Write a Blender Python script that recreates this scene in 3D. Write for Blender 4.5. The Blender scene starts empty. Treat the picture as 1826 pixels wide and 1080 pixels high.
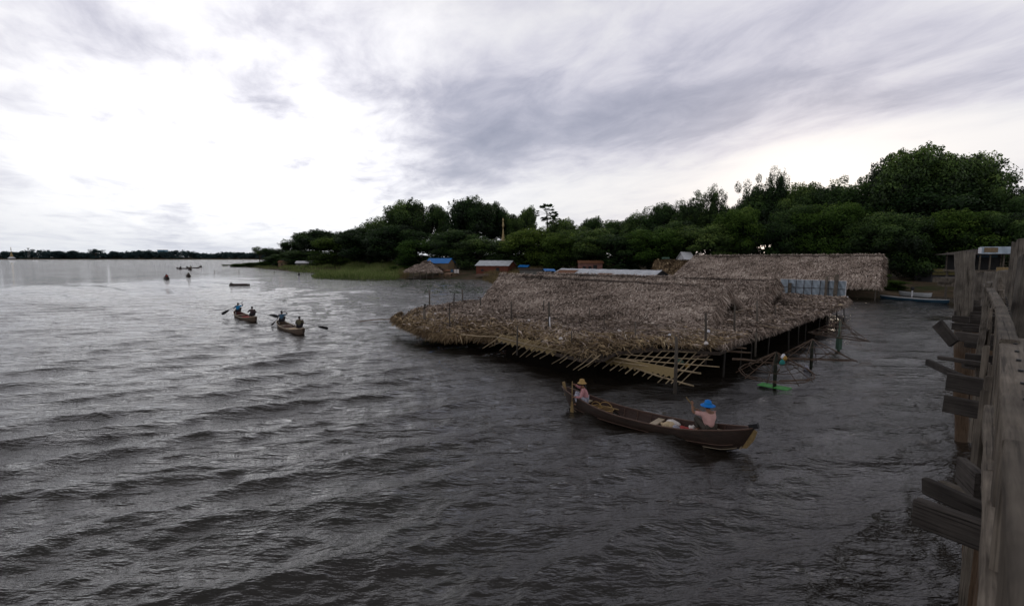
import bpy, math, random
import numpy as np
from mathutils import Vector, Matrix
random.seed(7); rng = np.random.default_rng(11)
scene = bpy.context.scene
COL = scene.collection
PI = math.pi
# ------------------------------------------------------------------ camera geometry
H = 5.5; F = 862.2; PITCH = math.atan(82/F)
sp, cp = math.sin(PITCH), math.cos(PITCH)
def ray(px, py):
    cx = (px-913)/F; cy = (540-py)/F
    return Vector((cx, cy*sp+cp, cy*cp-sp))
def at(px, py, h=0.0):
    d = ray(px, py); t = (h-H)/d.z
    return Vector((d.x*t, d.y*t, h))
def atd(px, py, D):
    d = ray(px, py); t = D/d.y
    return Vector((d.x*t, D, H+d.z*t))
# ------------------------------------------------------------------ object helpers
def tag(o, label=None, cat=None, group=None, kind=None):
    if label: o['label'] = label
    if cat: o['category'] = cat
    if group: o['group'] = group
    if kind: o['kind'] = kind
    return o
def empty(name, loc=(0,0,0), rz=0.0, label=None, cat=None, group=None, parent=None):
    o = bpy.data.objects.new(name, None); COL.objects.link(o)
    o.location = loc; o.rotation_euler = (0,0,rz); o.empty_display_size = .2
    if parent: o.parent = parent
    return tag(o, label, cat, group)
def link(name, me, mat=None, parent=None):
    if mat is not None:
        for m in (mat if isinstance(mat, (list, tuple)) else [mat]): me.materials.append(m)
    o = bpy.data.objects.new(name, me); COL.objects.link(o)
    if parent: o.parent = parent
    return o
def local(parent, v):
    """world point -> parent's local frame (parent has location + z rotation only)"""
    v = Vector(v) - parent.location
    return Matrix.Rotation(-parent.rotation_euler.z, 3, 'Z') @ v
def np_mesh(name, V, Fq, tone=None, smooth=False):
    V = np.asarray(V, np.float32); Fq = np.asarray(Fq, np.int32); k = Fq.shape[1]
    me = bpy.data.meshes.new(name)
    me.vertices.add(len(V)); me.vertices.foreach_set('co', V.ravel())
    me.loops.add(Fq.size); me.loops.foreach_set('vertex_index', Fq.ravel())
    me.polygons.add(len(Fq))
    me.polygons.foreach_set('loop_start', np.arange(0, Fq.size, k, dtype=np.int32))
    me.polygons.foreach_set('loop_total', np.full(len(Fq), k, np.int32))
    if smooth: me.polygons.foreach_set('use_smooth', np.ones(len(Fq), bool))
    me.update(calc_edges=True)
    if tone is not None:
        a = me.attributes.new('tone', 'FLOAT', 'POINT'); a.data.foreach_set('value', np.asarray(tone, np.float32))
    return me
class MB:
    def __init__(s): s.v = []; s.f = []
    def add(s, vs, fs):
        n = len(s.v); s.v += [Vector(v) for v in vs]; s.f += [tuple(i+n for i in f) for f in fs]; return s
    def box(s, c, size, rz=0, rx=0, ry=0):
        R = Matrix.Rotation(rz,3,'Z') @ Matrix.Rotation(ry,3,'Y') @ Matrix.Rotation(rx,3,'X')
        hx,hy,hz = [a/2 for a in size]
        vs = [Vector(c)+R@Vector((x*hx,y*hy,z*hz)) for x in(-1,1) for y in(-1,1) for z in(-1,1)]
        return s.add(vs, [(0,1,3,2),(4,6,7,5),(0,4,5,1),(2,3,7,6),(0,2,6,4),(1,5,7,3)])
    def tube(s, pts, r, n=7, cap=True):
        pts = [Vector(p) for p in pts]
        rs = r if isinstance(r,(list,tuple)) else [r]*len(pts)
        base = len(s.v); vs=[]; fs=[]
        for i,p in enumerate(pts):
            t = (pts[min(i+1,len(pts)-1)]-pts[max(i-1,0)]).normalized()
            a = t.cross(Vector((0,0,1)));
            if a.length < .05: a = t.cross(Vector((1,0,0)))
            a.normalize(); b = t.cross(a)
            for k in range(n):
                th = 2*PI*k/n; vs.append(p+(a*math.cos(th)+b*math.sin(th))*rs[i])
        for i in range(len(pts)-1):
            for k in range(n):
                k2=(k+1)%n; fs.append((i*n+k,i*n+k2,(i+1)*n+k2,(i+1)*n+k))
        if cap: fs.append(tuple(range(n))[::-1]); fs.append(tuple((len(pts)-1)*n+k for k in range(n)))
        return s.add(vs, fs)
    def lathe(s, prof, c=(0,0,0), n=14, sx=1, sy=1):
        vs=[]; fs=[]
        for r,z in prof:
            for k in range(n):
                th=2*PI*k/n; vs.append((c[0]+r*math.cos(th)*sx, c[1]+r*math.sin(th)*sy, c[2]+z))
        for i in range(len(prof)-1):
            for k in range(n):
                k2=(k+1)%n; fs.append((i*n+k,i*n+k2,(i+1)*n+k2,(i+1)*n+k))
        return s.add(vs,fs)
    def quad(s, a,b,c,d): return s.add([a,b,c,d],[(0,1,2,3)])
    def mesh(s, name, smooth=False):
        me = bpy.data.meshes.new(name); me.from_pydata([tuple(v) for v in s.v], [], s.f)
        if smooth: me.polygons.foreach_set('use_smooth',[True]*len(me.polygons))
        me.update(); return me
    def build(s, name, mat, parent=None, smooth=False):
        return link(name, s.mesh(name, smooth), mat, parent)
def plank(name, p0, p1, w, h, mat, parent, roll=0.0, seg=6, wob=.004, taper=1.0, round_=False, seed=None, chips=0.0):
    """a board whose local x runs along its length; p0,p1 in the parent's frame; w sideways, h up"""
    p0, p1 = Vector(p0), Vector(p1); L = (p1-p0).length
    r = random.Random(seed if seed is not None else hash((round(p0.x,2),round(p0.y,2),round(p1.z,2)))&0xffff)
    vs=[]; fs=[]
    if round_:
        n=12; prof=[(math.cos(2*PI*k/n)*w/2*(1+.12*math.sin(3*2*PI*k/n+1)), math.sin(2*PI*k/n)*h/2) for k in range(n)]
    else:
        b=min(w,h)*.13; prof=[(-w/2+b,-h/2),(w/2-b,-h/2),(w/2,-h/2+b),(w/2,h/2-b),(w/2-b,h/2),(0,h/2+b*.1),(-w/2+b,h/2),(-w/2,h/2-b),(-w/2,-h/2+b)]
    n=len(prof)
    for i in range(seg+1):
        t=i/seg; k=1+(taper-1)*t; dy=r.uniform(-wob,wob); dz=r.uniform(-wob,wob)
        for j,(y,z) in enumerate(prof):
            vs.append((t*L+(r.uniform(-chips,chips) if i in(0,seg) else 0), y*k+dy+r.uniform(-wob,wob)*.5, z*k+dz+r.uniform(-wob,wob)*.5))
    for i in range(seg):
        for j in range(n):
            j2=(j+1)%n; fs.append((i*n+j,(i+1)*n+j,(i+1)*n+j2,i*n+j2))
    fs.append(tuple(range(n))); fs.append(tuple(seg*n+j for j in range(n))[::-1])
    me=bpy.data.meshes.new(name); me.from_pydata(vs,[],fs)
    if round_: me.polygons.foreach_set('use_smooth',[True]*len(me.polygons))
    me.update()
    o=link(name,me,mat,parent)
    d=(p1-p0).normalized(); up=Vector((0,0,1))
    if abs(d.z)>.95: up=Vector((0,1,0))
    y=up.cross(d).normalized(); z=d.cross(y)
    M=Matrix((d,y,z)).transposed().to_4x4() @ Matrix.Rotation(roll,4,'X'); M.translation=p0
    o.matrix_basis=M
    return o
def copy_tree(o, parent=None):
    c=o.copy(); COL.objects.link(c)
    if parent: c.parent=parent
    for ch in list(kids.get(o.name, o.children)): copy_tree(ch,c)
    return c
kids={}
# ------------------------------------------------------------------ materials
def M_new(name):
    m=bpy.data.materials.new(name); m.use_nodes=True; nt=m.node_tree; nt.nodes.clear()
    out=nt.nodes.new('ShaderNodeOutputMaterial'); return m,nt,out
def N(nt,t,**kw):
    n=nt.nodes.new(t)
    for k,v in kw.items():
        if k.startswith('i_'): n.inputs[k[2:].replace('_',' ')].default_value=v
        else: setattr(n,k,v)
    return n
def ramp(nt, stops):
    r=N(nt,'ShaderNodeValToRGB'); e=r.color_ramp.elements
    while len(e)<len(stops): e.new(.5)
    for i,(p,c) in enumerate(stops): e[i].position=p; e[i].color=(*c,1)
    return r
def simple(name, col, rough=.8, var=.25, scale=6.0, spec=.3, stretch=(1,1,1), bump=.0, col2=None, objrand=.0, metallic=0.0):
    m,nt,out=M_new(name); L=nt.links.new
    tc=N(nt,'ShaderNodeTexCoord'); mp=N(nt,'ShaderNodeMapping'); mp.inputs['Scale'].default_value=stretch
    oi=N(nt,'ShaderNodeObjectInfo')
    va=N(nt,'ShaderNodeVectorMath',operation='ADD'); sc=N(nt,'ShaderNodeVectorMath',operation='SCALE'); sc.inputs['Scale'].default_value=37.0
    cx=N(nt,'ShaderNodeCombineXYZ')
    for k in 'XYZ': L(oi.outputs['Random'],cx.inputs[k])
    L(cx.outputs[0],sc.inputs[0]); L(tc.outputs['Object'],mp.inputs[0]); L(mp.outputs[0],va.inputs[0]); L(sc.outputs[0],va.inputs[1])
    no=N(nt,'ShaderNodeTexNoise'); no.inputs['Scale'].default_value=scale; no.inputs['Detail'].default_value=6; no.inputs['Roughness'].default_value=.65
    L(va.outputs[0],no.inputs['Vector'])
    c1=tuple(c*(1-var) for c in col); c2=tuple(min(1,c*(1+var)) for c in (col2 or col))
    r=ramp(nt,[(.3,c1),(.7,c2)]); L(no.outputs['Fac'],r.inputs[0])
    b=N(nt,'ShaderNodeBsdfPrincipled'); b.inputs['Roughness'].default_value=rough; b.inputs['Specular IOR Level'].default_value=spec; b.inputs['Metallic'].default_value=metallic
    src=r.outputs[0]
    if objrand:
        hv=N(nt,'ShaderNodeHueSaturation'); mr=N(nt,'ShaderNodeMapRange'); mr.inputs['To Min'].default_value=1-objrand; mr.inputs['To Max'].default_value=1+objrand
        L(oi.outputs['Random'],mr.inputs[0]); L(mr.outputs[0],hv.inputs['Value']); L(src,hv.inputs['Color']); src=hv.outputs[0]
    L(src,b.inputs['Base Color'])
    if bump:
        bp=N(nt,'ShaderNodeBump'); bp.inputs['Strength'].default_value=bump; bp.inputs['Distance'].default_value=.02; L(no.outputs['Fac'],bp.inputs['Height']); L(bp.outputs[0],b.inputs['Normal'])
    L(b.outputs[0],out.inputs[0]); return m
def wood_mat(name, dark, light, rust=None, rustamt=.0):
    m,nt,out=M_new(name); L=nt.links.new
    tc=N(nt,'ShaderNodeTexCoord'); oi=N(nt,'ShaderNodeObjectInfo')
    cx=N(nt,'ShaderNodeCombineXYZ'); [L(oi.outputs['Random'],cx.inputs[k]) for k in 'XYZ']
    sc=N(nt,'ShaderNodeVectorMath',operation='SCALE'); sc.inputs['Scale'].default_value=53; L(cx.outputs[0],sc.inputs[0])
    va=N(nt,'ShaderNodeVectorMath',operation='ADD'); L(tc.outputs['Object'],va.inputs[0]); L(sc.outputs[0],va.inputs[1])
    mp=N(nt,'ShaderNodeMapping'); mp.inputs['Scale'].default_value=(1.4,34,34); L(va.outputs[0],mp.inputs[0])
    g=N(nt,'ShaderNodeTexNoise'); g.inputs['Scale'].default_value=1.6; g.inputs['Detail'].default_value=8; g.inputs['Roughness'].default_value=.7; g.inputs['Distortion'].default_value=.6
    L(mp.outputs[0],g.inputs['Vector'])
    bl=N(nt,'ShaderNodeTexNoise'); bl.inputs['Scale'].default_value=3.2; bl.inputs['Detail'].default_value=5; L(va.outputs[0],bl.inputs['Vector'])
    mp2=N(nt,'ShaderNodeMapping'); mp2.inputs['Scale'].default_value=(.9,60,60); L(va.outputs[0],mp2.inputs[0])
    ck=N(nt,'ShaderNodeTexNoise'); ck.inputs['Scale'].default_value=1.0; ck.inputs['Detail'].default_value=3; L(mp2.outputs[0],ck.inputs['Vector'])
    r=ramp(nt,[(.28,dark),(.5,tuple((a+b)/2 for a,b in zip(dark,light))),(.75,light)]); L(g.outputs['Fac'],r.inputs[0])
    r2=ramp(nt,[(.3,(.45,.43,.42)),(.7,(1.15,1.12,1.08))]); L(bl.outputs['Fac'],r2.inputs[0])
    mx=N(nt,'ShaderNodeMix',data_type='RGBA',blend_type='MULTIPLY'); mx.inputs[0].default_value=1; L(r.outputs[0],mx.inputs[6]); L(r2.outputs[0],mx.inputs[7])
    rc=ramp(nt,[(.33,(.12,.11,.1)),(.4,(1,1,1))]); L(ck.outputs['Fac'],rc.inputs[0])
    m3=N(nt,'ShaderNodeMix',data_type='RGBA',blend_type='MULTIPLY'); m3.inputs[0].default_value=.8; L(mx.outputs[2],m3.inputs[6]); L(rc.outputs[0],m3.inputs[7])
    src=m3.outputs[2]
    hv=N(nt,'ShaderNodeHueSaturation'); mr=N(nt,'ShaderNodeMapRange'); mr.inputs['To Min'].default_value=.72; mr.inputs['To Max'].default_value=1.25
    L(oi.outputs['Random'],mr.inputs[0]); L(mr.outputs[0],hv.inputs['Value']); L(src,hv.inputs['Color']); src=hv.outputs[0]
    if rust:
        geo=N(nt,'ShaderNodeNewGeometry'); sx=N(nt,'ShaderNodeSeparateXYZ'); L(geo.outputs['Position'],sx.inputs[0])
        ad=N(nt,'ShaderNodeMath',operation='MULTIPLY_ADD'); L(bl.outputs['Fac'],ad.inputs[0]); ad.inputs[1].default_value=2.0; L(sx.outputs['Z'],ad.inputs[2])
        m4=N(nt,'ShaderNodeMapRange'); m4.inputs['From Min'].default_value=4.6; m4.inputs['From Max'].default_value=3.6; m4.inputs['To Min'].default_value=0; m4.inputs['To Max'].default_value=rustamt; L(ad.outputs[0],m4.inputs[0])
        m5=N(nt,'ShaderNodeMix',data_type='RGBA',blend_type='MIX'); L(m4.outputs[0],m5.inputs[0]); L(src,m5.inputs[6])
        rr=ramp(nt,[(.3,tuple(c*.35 for c in rust)),(.7,rust)]); L(g.outputs['Fac'],rr.inputs[0]); L(rr.outputs[0],m5.inputs[7]); src=m5.outputs[2]
    b=N(nt,'ShaderNodeBsdfPrincipled'); b.inputs['Roughness'].default_value=.85; b.inputs['Specular IOR Level'].default_value=.2
    L(src,b.inputs['Base Color'])
    bp=N(nt,'ShaderNodeBump'); bp.inputs['Strength'].default_value=.7; bp.inputs['Distance'].default_value=.006
    ml=N(nt,'ShaderNodeMath',operation='MULTIPLY'); L(g.outputs['Fac'],ml.inputs[0]); L(rc.outputs[0],ml.inputs[1]); L(ml.outputs[0],bp.inputs['Height']); L(bp.outputs[0],b.inputs['Normal'])
    L(b.outputs[0],out.inputs[0]); return m
def tone_mat(name, stops, rough=.9, transl=0.0, objvar=0.0, spec=.1, noise_scale=0.0):
    m,nt,out=M_new(name); L=nt.links.new
    a=N(nt,'ShaderNodeAttribute'); a.attribute_name='tone'
    r=ramp(nt,stops); fac=a.outputs['Fac']
    if noise_scale:
        tc=N(nt,'ShaderNodeTexCoord'); no=N(nt,'ShaderNodeTexNoise'); no.inputs['Scale'].default_value=noise_scale; no.inputs['Detail'].default_value=3; L(tc.outputs['Object'],no.inputs['Vector'])
        ma=N(nt,'ShaderNodeMath',operation='MULTIPLY_ADD'); ma.inputs[1].default_value=.5; L(no.outputs['Fac'],ma.inputs[0])
        sb=N(nt,'ShaderNodeMath',operation='SUBTRACT'); L(fac,sb.inputs[0]); sb.inputs[1].default_value=.25; L(sb.outputs[0],ma.inputs[2]); fac=ma.outputs[0]
    L(fac,r.inputs[0]); src=r.outputs[0]
    if objvar:
        oi=N(nt,'ShaderNodeObjectInfo'); hv=N(nt,'ShaderNodeHueSaturation'); mr=N(nt,'ShaderNodeMapRange'); mr.inputs['To Min'].default_value=1-objvar; mr.inputs['To Max'].default_value=1+objvar
        L(oi.outputs['Random'],mr.inputs[0]); L(mr.outputs[0],hv.inputs['Value'])
        mh=N(nt,'ShaderNodeMapRange'); mh.inputs['To Min'].default_value=.515; mh.inputs['To Max'].default_value=.475; L(oi.outputs['Random'],mh.inputs[0]); L(mh.outputs[0],hv.inputs['Hue'])
        L(src,hv.inputs['Color']); src=hv.outputs[0]
    b=N(nt,'ShaderNodeBsdfPrincipled'); b.inputs['Roughness'].default_value=rough; b.inputs['Specular IOR Level'].default_value=spec; L(src,b.inputs['Base Color'])
    if transl:
        t=N(nt,'ShaderNodeBsdfTranslucent'); L(src,t.inputs['Color']); mx=N(nt,'ShaderNodeMixShader'); mx.inputs[0].default_value=transl
        L(b.outputs[0],mx.inputs[1]); L(t.outputs[0],mx.inputs[2]); L(mx.outputs[0],out.inputs[0])
    else: L(b.outputs[0],out.inputs[0])
    return m
MAT={}
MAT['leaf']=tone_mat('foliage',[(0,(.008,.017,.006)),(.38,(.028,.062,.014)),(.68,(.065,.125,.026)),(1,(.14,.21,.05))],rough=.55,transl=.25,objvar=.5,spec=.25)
MAT['leaf_light']=tone_mat('light_foliage',[(0,(.012,.024,.006)),(.5,(.065,.125,.02)),(1,(.17,.25,.05))],rough=.6,transl=.3,objvar=.2)
MAT['far_leaf']=tone_mat('haze_tinted_foliage',[(0,(.025,.045,.05)),(.6,(.045,.075,.075)),(1,(.075,.105,.095))],rough=.95)  # distance haze put into the leaf colour as a paler bluish tint
MAT['reed']=tone_mat('reeds',[(0,(.03,.045,.015)),(.45,(.13,.18,.05)),(.75,(.23,.26,.10)),(1,(.34,.30,.16))],transl=.25,noise_scale=.08)
MAT['dry_reed']=tone_mat('dry_reeds',[(0,(.07,.055,.03)),(.5,(.17,.13,.065)),(1,(.3,.23,.12))],transl=.2)
MAT['thatch']=tone_mat('grey_palm_thatch',[(0,(.022,.017,.014)),(.28,(.125,.092,.072)),(.56,(.36,.285,.235)),(.84,(.58,.48,.41)),(1,(.74,.65,.56))],noise_scale=.35)
MAT['thatch_gold']=tone_mat('golden_palm_thatch',[(0,(.03,.018,.009)),(.3,(.13,.087,.05)),(.62,(.30,.22,.13)),(.86,(.42,.31,.18)),(1,(.62,.5,.32))],noise_scale=.35)
MAT['thatch_base']=simple('thatch_underlayer',(.045,.034,.027),.95,.4,3)
MAT['bark']=simple('bark',(.06,.048,.038),.9,.3,4,stretch=(2,2,.4),bump=.5)
MAT['wood']=wood_mat('weathered_bridge_wood',(.055,.045,.036),(.235,.205,.17))
MAT['wood_dark']=wood_mat('dark_bridge_wood',(.03,.026,.024),(.095,.085,.078))
MAT['pile']=wood_mat('pile_wood',(.05,.043,.037),(.2,.18,.155),rust=(.13,.075,.04),rustamt=.75)
MAT['pole']=simple('grey_pole_wood',(.10,.085,.07),.9,.35,6,stretch=(4,4,1),objrand=.3)
MAT['bamboo']=simple('bamboo',(.27,.205,.125),.6,.35,5,objrand=.35)
MAT['bamboo_dark']=simple('old_bamboo',(.085,.055,.037),.7,.4,8,objrand=.3)
MAT['bamboo_gold']=simple('split_bamboo_mat',(.20,.145,.065),.7,.3,14,stretch=(1,1,5))
MAT['hull']=simple('boat_dark_brown',(.032,.020,.015),.42,.65,3,stretch=(.8,5,14),spec=.5,bump=.2)
MAT['hull_in']=simple('boat_inside_brown',(.05,.028,.022),.6,.4,5,stretch=(.6,6,6),bump=.3)
MAT['rim']=simple('boat_rim_wood',(.095,.055,.04),.5,.35,6,stretch=(.6,5,5))
MAT['trim']=simple('pale_trim',(.38,.31,.22),.6,.3,8)
MAT['ochre']=simple('ochre_wood',(.2,.135,.055),.6,.35,9)
MAT['black']=simple('black_paint',(.012,.012,.013),.5,.3,9)
MAT['hull_old']=simple('boat_grey_brown',(.10,.07,.05),.7,.5,7,stretch=(.5,5,5))
MAT['hull_red']=simple('boat_red_brown',(.15,.06,.055),.7,.5,7,stretch=(.5,5,5))
MAT['basket']=simple('wicker',(.19,.12,.055),.8,.45,40,stretch=(1,1,3),bump=.6)
MAT['skin']=simple('skin',(.20,.10,.06),.5,.15,10)
MAT['skin_dark']=simple('skin_dark',(.07,.038,.026),.5,.15,10)
MAT['hair']=simple('hair',(.01,.009,.009),.5,.3,30)
MAT['straw']=simple('straw_hat',(.36,.23,.085),.8,.3,40,bump=.4)
MAT['blue_hat']=simple('blue_hat_cloth',(.0,.16,.55),.7,.15,12)
MAT['pink_shirt']=simple('pale_pink_shirt',(.56,.33,.30),.85,.12,5,bump=.3)
MAT['khaki']=simple('dark_trousers',(.06,.052,.042),.9,.25,8)
MAT['grey_cloth']=simple('grey_white_cloth',(.34,.34,.40),.9,.35,16)
MAT['blue_shirt']=simple('blue_shirt',(.01,.17,.36),.85,.15,8)
MAT['teal_shirt']=simple('dull_blue_shirt',(.045,.095,.15),.85,.2,8)
MAT['dark_cloth']=simple('dark_cloth',(.022,.02,.024),.9,.3,8)
MAT['brown_cloth']=simple('striped_brown_cloth',(.05,.032,.035),.9,.3,8)
MAT['olive_cloth']=simple('olive_cloth',(.09,.085,.05),.9,.3,8)
MAT['red_cloth']=simple('red_cloth',(.32,.045,.04),.85,.35,14)
MAT['white_cloth']=simple('white_cloth',(.6,.55,.52),.85,.2,12)
MAT['cream']=simple('cream_sack',(.52,.40,.25),.85,.2,14)
MAT['tin']=simple('corrugated_tin',(.42,.44,.47),.45,.2,1.5,spec=.5,metallic=.25,col2=(.5,.52,.55))
MAT['tin_rust']=simple('rusty_tin',(.16,.07,.035),.8,.4,3)
MAT['blue_tin']=simple('blue_roof',(.01,.15,.45),.5,.12,2)
MAT['bamboo_wall']=simple('woven_bamboo_wall',(.17,.12,.07),.8,.3,5)
MAT['red_wall']=simple('red_brown_wall',(.12,.035,.02),.8,.35,2,stretch=(6,6,.6))
MAT['white_wall']=simple('white_wall',(.6,.6,.62),.8,.12,1)
MAT['grey_wall']=simple('grey_wall',(.13,.125,.115),.9,.3,2)
MAT['dark_wall']=simple('dark_wall',(.025,.024,.025),.9,.3,2)
MAT['pink_wall']=simple('pink_wall',(.17,.085,.07),.9,.4,1.2)
MAT['gold']=simple('gold_leaf',(.30,.22,.10),.6,.2,3,metallic=.1,spec=.4)
MAT['silver']=simple('silver_sheeting',(.27,.32,.37),.35,.2,1.3,metallic=.35,spec=.6,bump=.8)
MAT['frame_dark']=simple('dark_batten',(.05,.04,.035),.8,.3,5)
MAT['white_plastic']=simple('white_plastic',(.62,.62,.66),.5,.15,9)
MAT['green']=simple('green_plastic',(.07,.34,.07),.5,.2,9)
MAT['green_dull']=simple('dull_green_plastic',(.06,.11,.08),.6,.25,9)
MAT['teal']=simple('teal_plastic',(.01,.17,.15),.5,.15,9)
MAT['yellow']=simple('yellow_plastic',(.34,.2,.04),.5,.2,9)
MAT['yellow_dull']=simple('dull_yellow_board',(.09,.075,.025),.8,.3,3)
MAT['boat_blue']=simple('boat_blue_paint',(.018,.05,.08),.5,.2,2)
MAT['boat_white']=simple('boat_white_paint',(.45,.46,.47),.5,.15,2)
MAT['cow']=simple('tan_hide',(.22,.14,.09),.8,.2,3)
MAT['blue_block']=simple('blue_facade',(.12,.26,.36),.7,.1,1)
MAT['pole_green']=simple('algae_pole',(.018,.022,.014),.8,.35,7)
MAT['shade_sheet']=simple('underside_shade_black',(.006,.005,.004),1.0,.3,4,spec=0.0)  # near-black stand-in for the deep shade beneath the platform
MAT['dark_post']=simple('dark_support_post',(.03,.026,.022),.8,.4,5)  # near-black base colour for the support posts
MAT['rope']=simple('rope',(.2,.12,.08),.9,.3,20)
def check_mat():
    m,nt,out=M_new('red_check_shirt'); L=nt.links.new
    tc=N(nt,'ShaderNodeTexCoord'); ck=N(nt,'ShaderNodeTexChecker'); ck.inputs['Scale'].default_value=46
    ck.inputs['Color1'].default_value=(.33,.08,.09,1); ck.inputs['Color2'].default_value=(.48,.3,.31,1); L(tc.outputs['Object'],ck.inputs['Vector'])
    b=N(nt,'ShaderNodeBsdfPrincipled'); b.inputs['Roughness'].default_value=.9; L(ck.outputs[0],b.inputs['Base Color']); L(b.outputs[0],out.inputs[0]); return m
MAT['check']=check_mat()
def ground_mat():
    m,nt,out=M_new('shore_earth'); L=nt.links.new
    tc=N(nt,'ShaderNodeTexCoord'); no=N(nt,'ShaderNodeTexNoise'); no.inputs['Scale'].default_value=.12; no.inputs['Detail'].default_value=10; no.inputs['Roughness'].default_value=.7; L(tc.outputs['Object'],no.inputs['Vector'])
    r=ramp(nt,[(.35,(.03,.045,.015)),(.5,(.08,.06,.038)),(.65,(.15,.105,.07))]); L(no.outputs['Fac'],r.inputs[0])
    n2=N(nt,'ShaderNodeTexNoise'); n2.inputs['Scale'].default_value=2.5; n2.inputs['Detail'].default_value=8; L(tc.outputs['Object'],n2.inputs['Vector'])
    bp=N(nt,'ShaderNodeBump'); bp.inputs['Strength'].default_value=.8; bp.inputs['Distance'].default_value=.3; L(n2.outputs['Fac'],bp.inputs['Height'])
    b=N(nt,'ShaderNodeBsdfPrincipled'); b.inputs['Roughness'].default_value=.95; b.inputs['Specular IOR Level'].default_value=.1
    L(r.outputs[0],b.inputs['Base Color']); L(bp.outputs[0],b.inputs['Normal']); L(b.outputs[0],out.inputs[0]); return m
MAT['ground']=ground_mat()
def water_mat():
    m,nt,out=M_new('lake_water'); L=nt.links.new
    tc=N(nt,'ShaderNodeTexCoord')
    def noise(sx,sy,rot,scale,detail,rough,dist=0.0):
        mp=N(nt,'ShaderNodeMapping'); mp.inputs['Rotation'].default_value=(0,0,rot); mp.inputs['Scale'].default_value=(sx,sy,1); L(tc.outputs['Object'],mp.inputs[0])
        no=N(nt,'ShaderNodeTexNoise'); no.inputs['Scale'].default_value=scale; no.inputs['Detail'].default_value=detail; no.inputs['Roughness'].default_value=rough; no.inputs['Distortion'].default_value=dist
        L(mp.outputs[0],no.inputs['Vector']); return no
    R=math.radians
    n1=noise(.34,1,R(-28),2.8,5,.62)
    n2=noise(.6,1,R(-15),13.0,4,.6)
    n3=noise(.34,1,R(-26),.9,5,.62,.3)
    n5=noise(1,1,0,.06,3,.5)                  # gusts: rougher and calmer patches
    gu=N(nt,'ShaderNodeMapRange'); gu.inputs['From Min'].default_value=.35; gu.inputs['From Max'].default_value=.65; gu.inputs['To Min'].default_value=.6; gu.inputs['To Max'].default_value=1.35; L(n5.outputs['Fac'],gu.inputs[0])
    a=N(nt,'ShaderNodeMath',operation='MULTIPLY_ADD'); L(n2.outputs['Fac'],a.inputs[0]); a.inputs[1].default_value=.09; L(n1.outputs['Fac'],a.inputs[2])
    a1=N(nt,'ShaderNodeMath',operation='MULTIPLY'); L(a.outputs[0],a1.inputs[0]); L(gu.outputs[0],a1.inputs[1])
    a2=N(nt,'ShaderNodeMath',operation='MULTIPLY_ADD'); L(n3.outputs['Fac'],a2.inputs[0]); a2.inputs[1].default_value=2.1; L(a1.outputs[0],a2.inputs[2])
    bp=N(nt,'ShaderNodeBump'); bp.inputs['Strength'].default_value=1.0; bp.inputs['Distance'].default_value=.105; L(a2.outputs[0],bp.inputs['Height'])
    b=N(nt,'ShaderNodeBsdfPrincipled'); b.inputs['Base Color'].default_value=(.015,.012,.009,1); b.inputs['Roughness'].default_value=.03; b.inputs['IOR'].default_value=1.5
    L(bp.outputs[0],b.inputs['Normal']); L(b.outputs[0],out.inputs[0]); return m
MAT['water']=water_mat()
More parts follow.
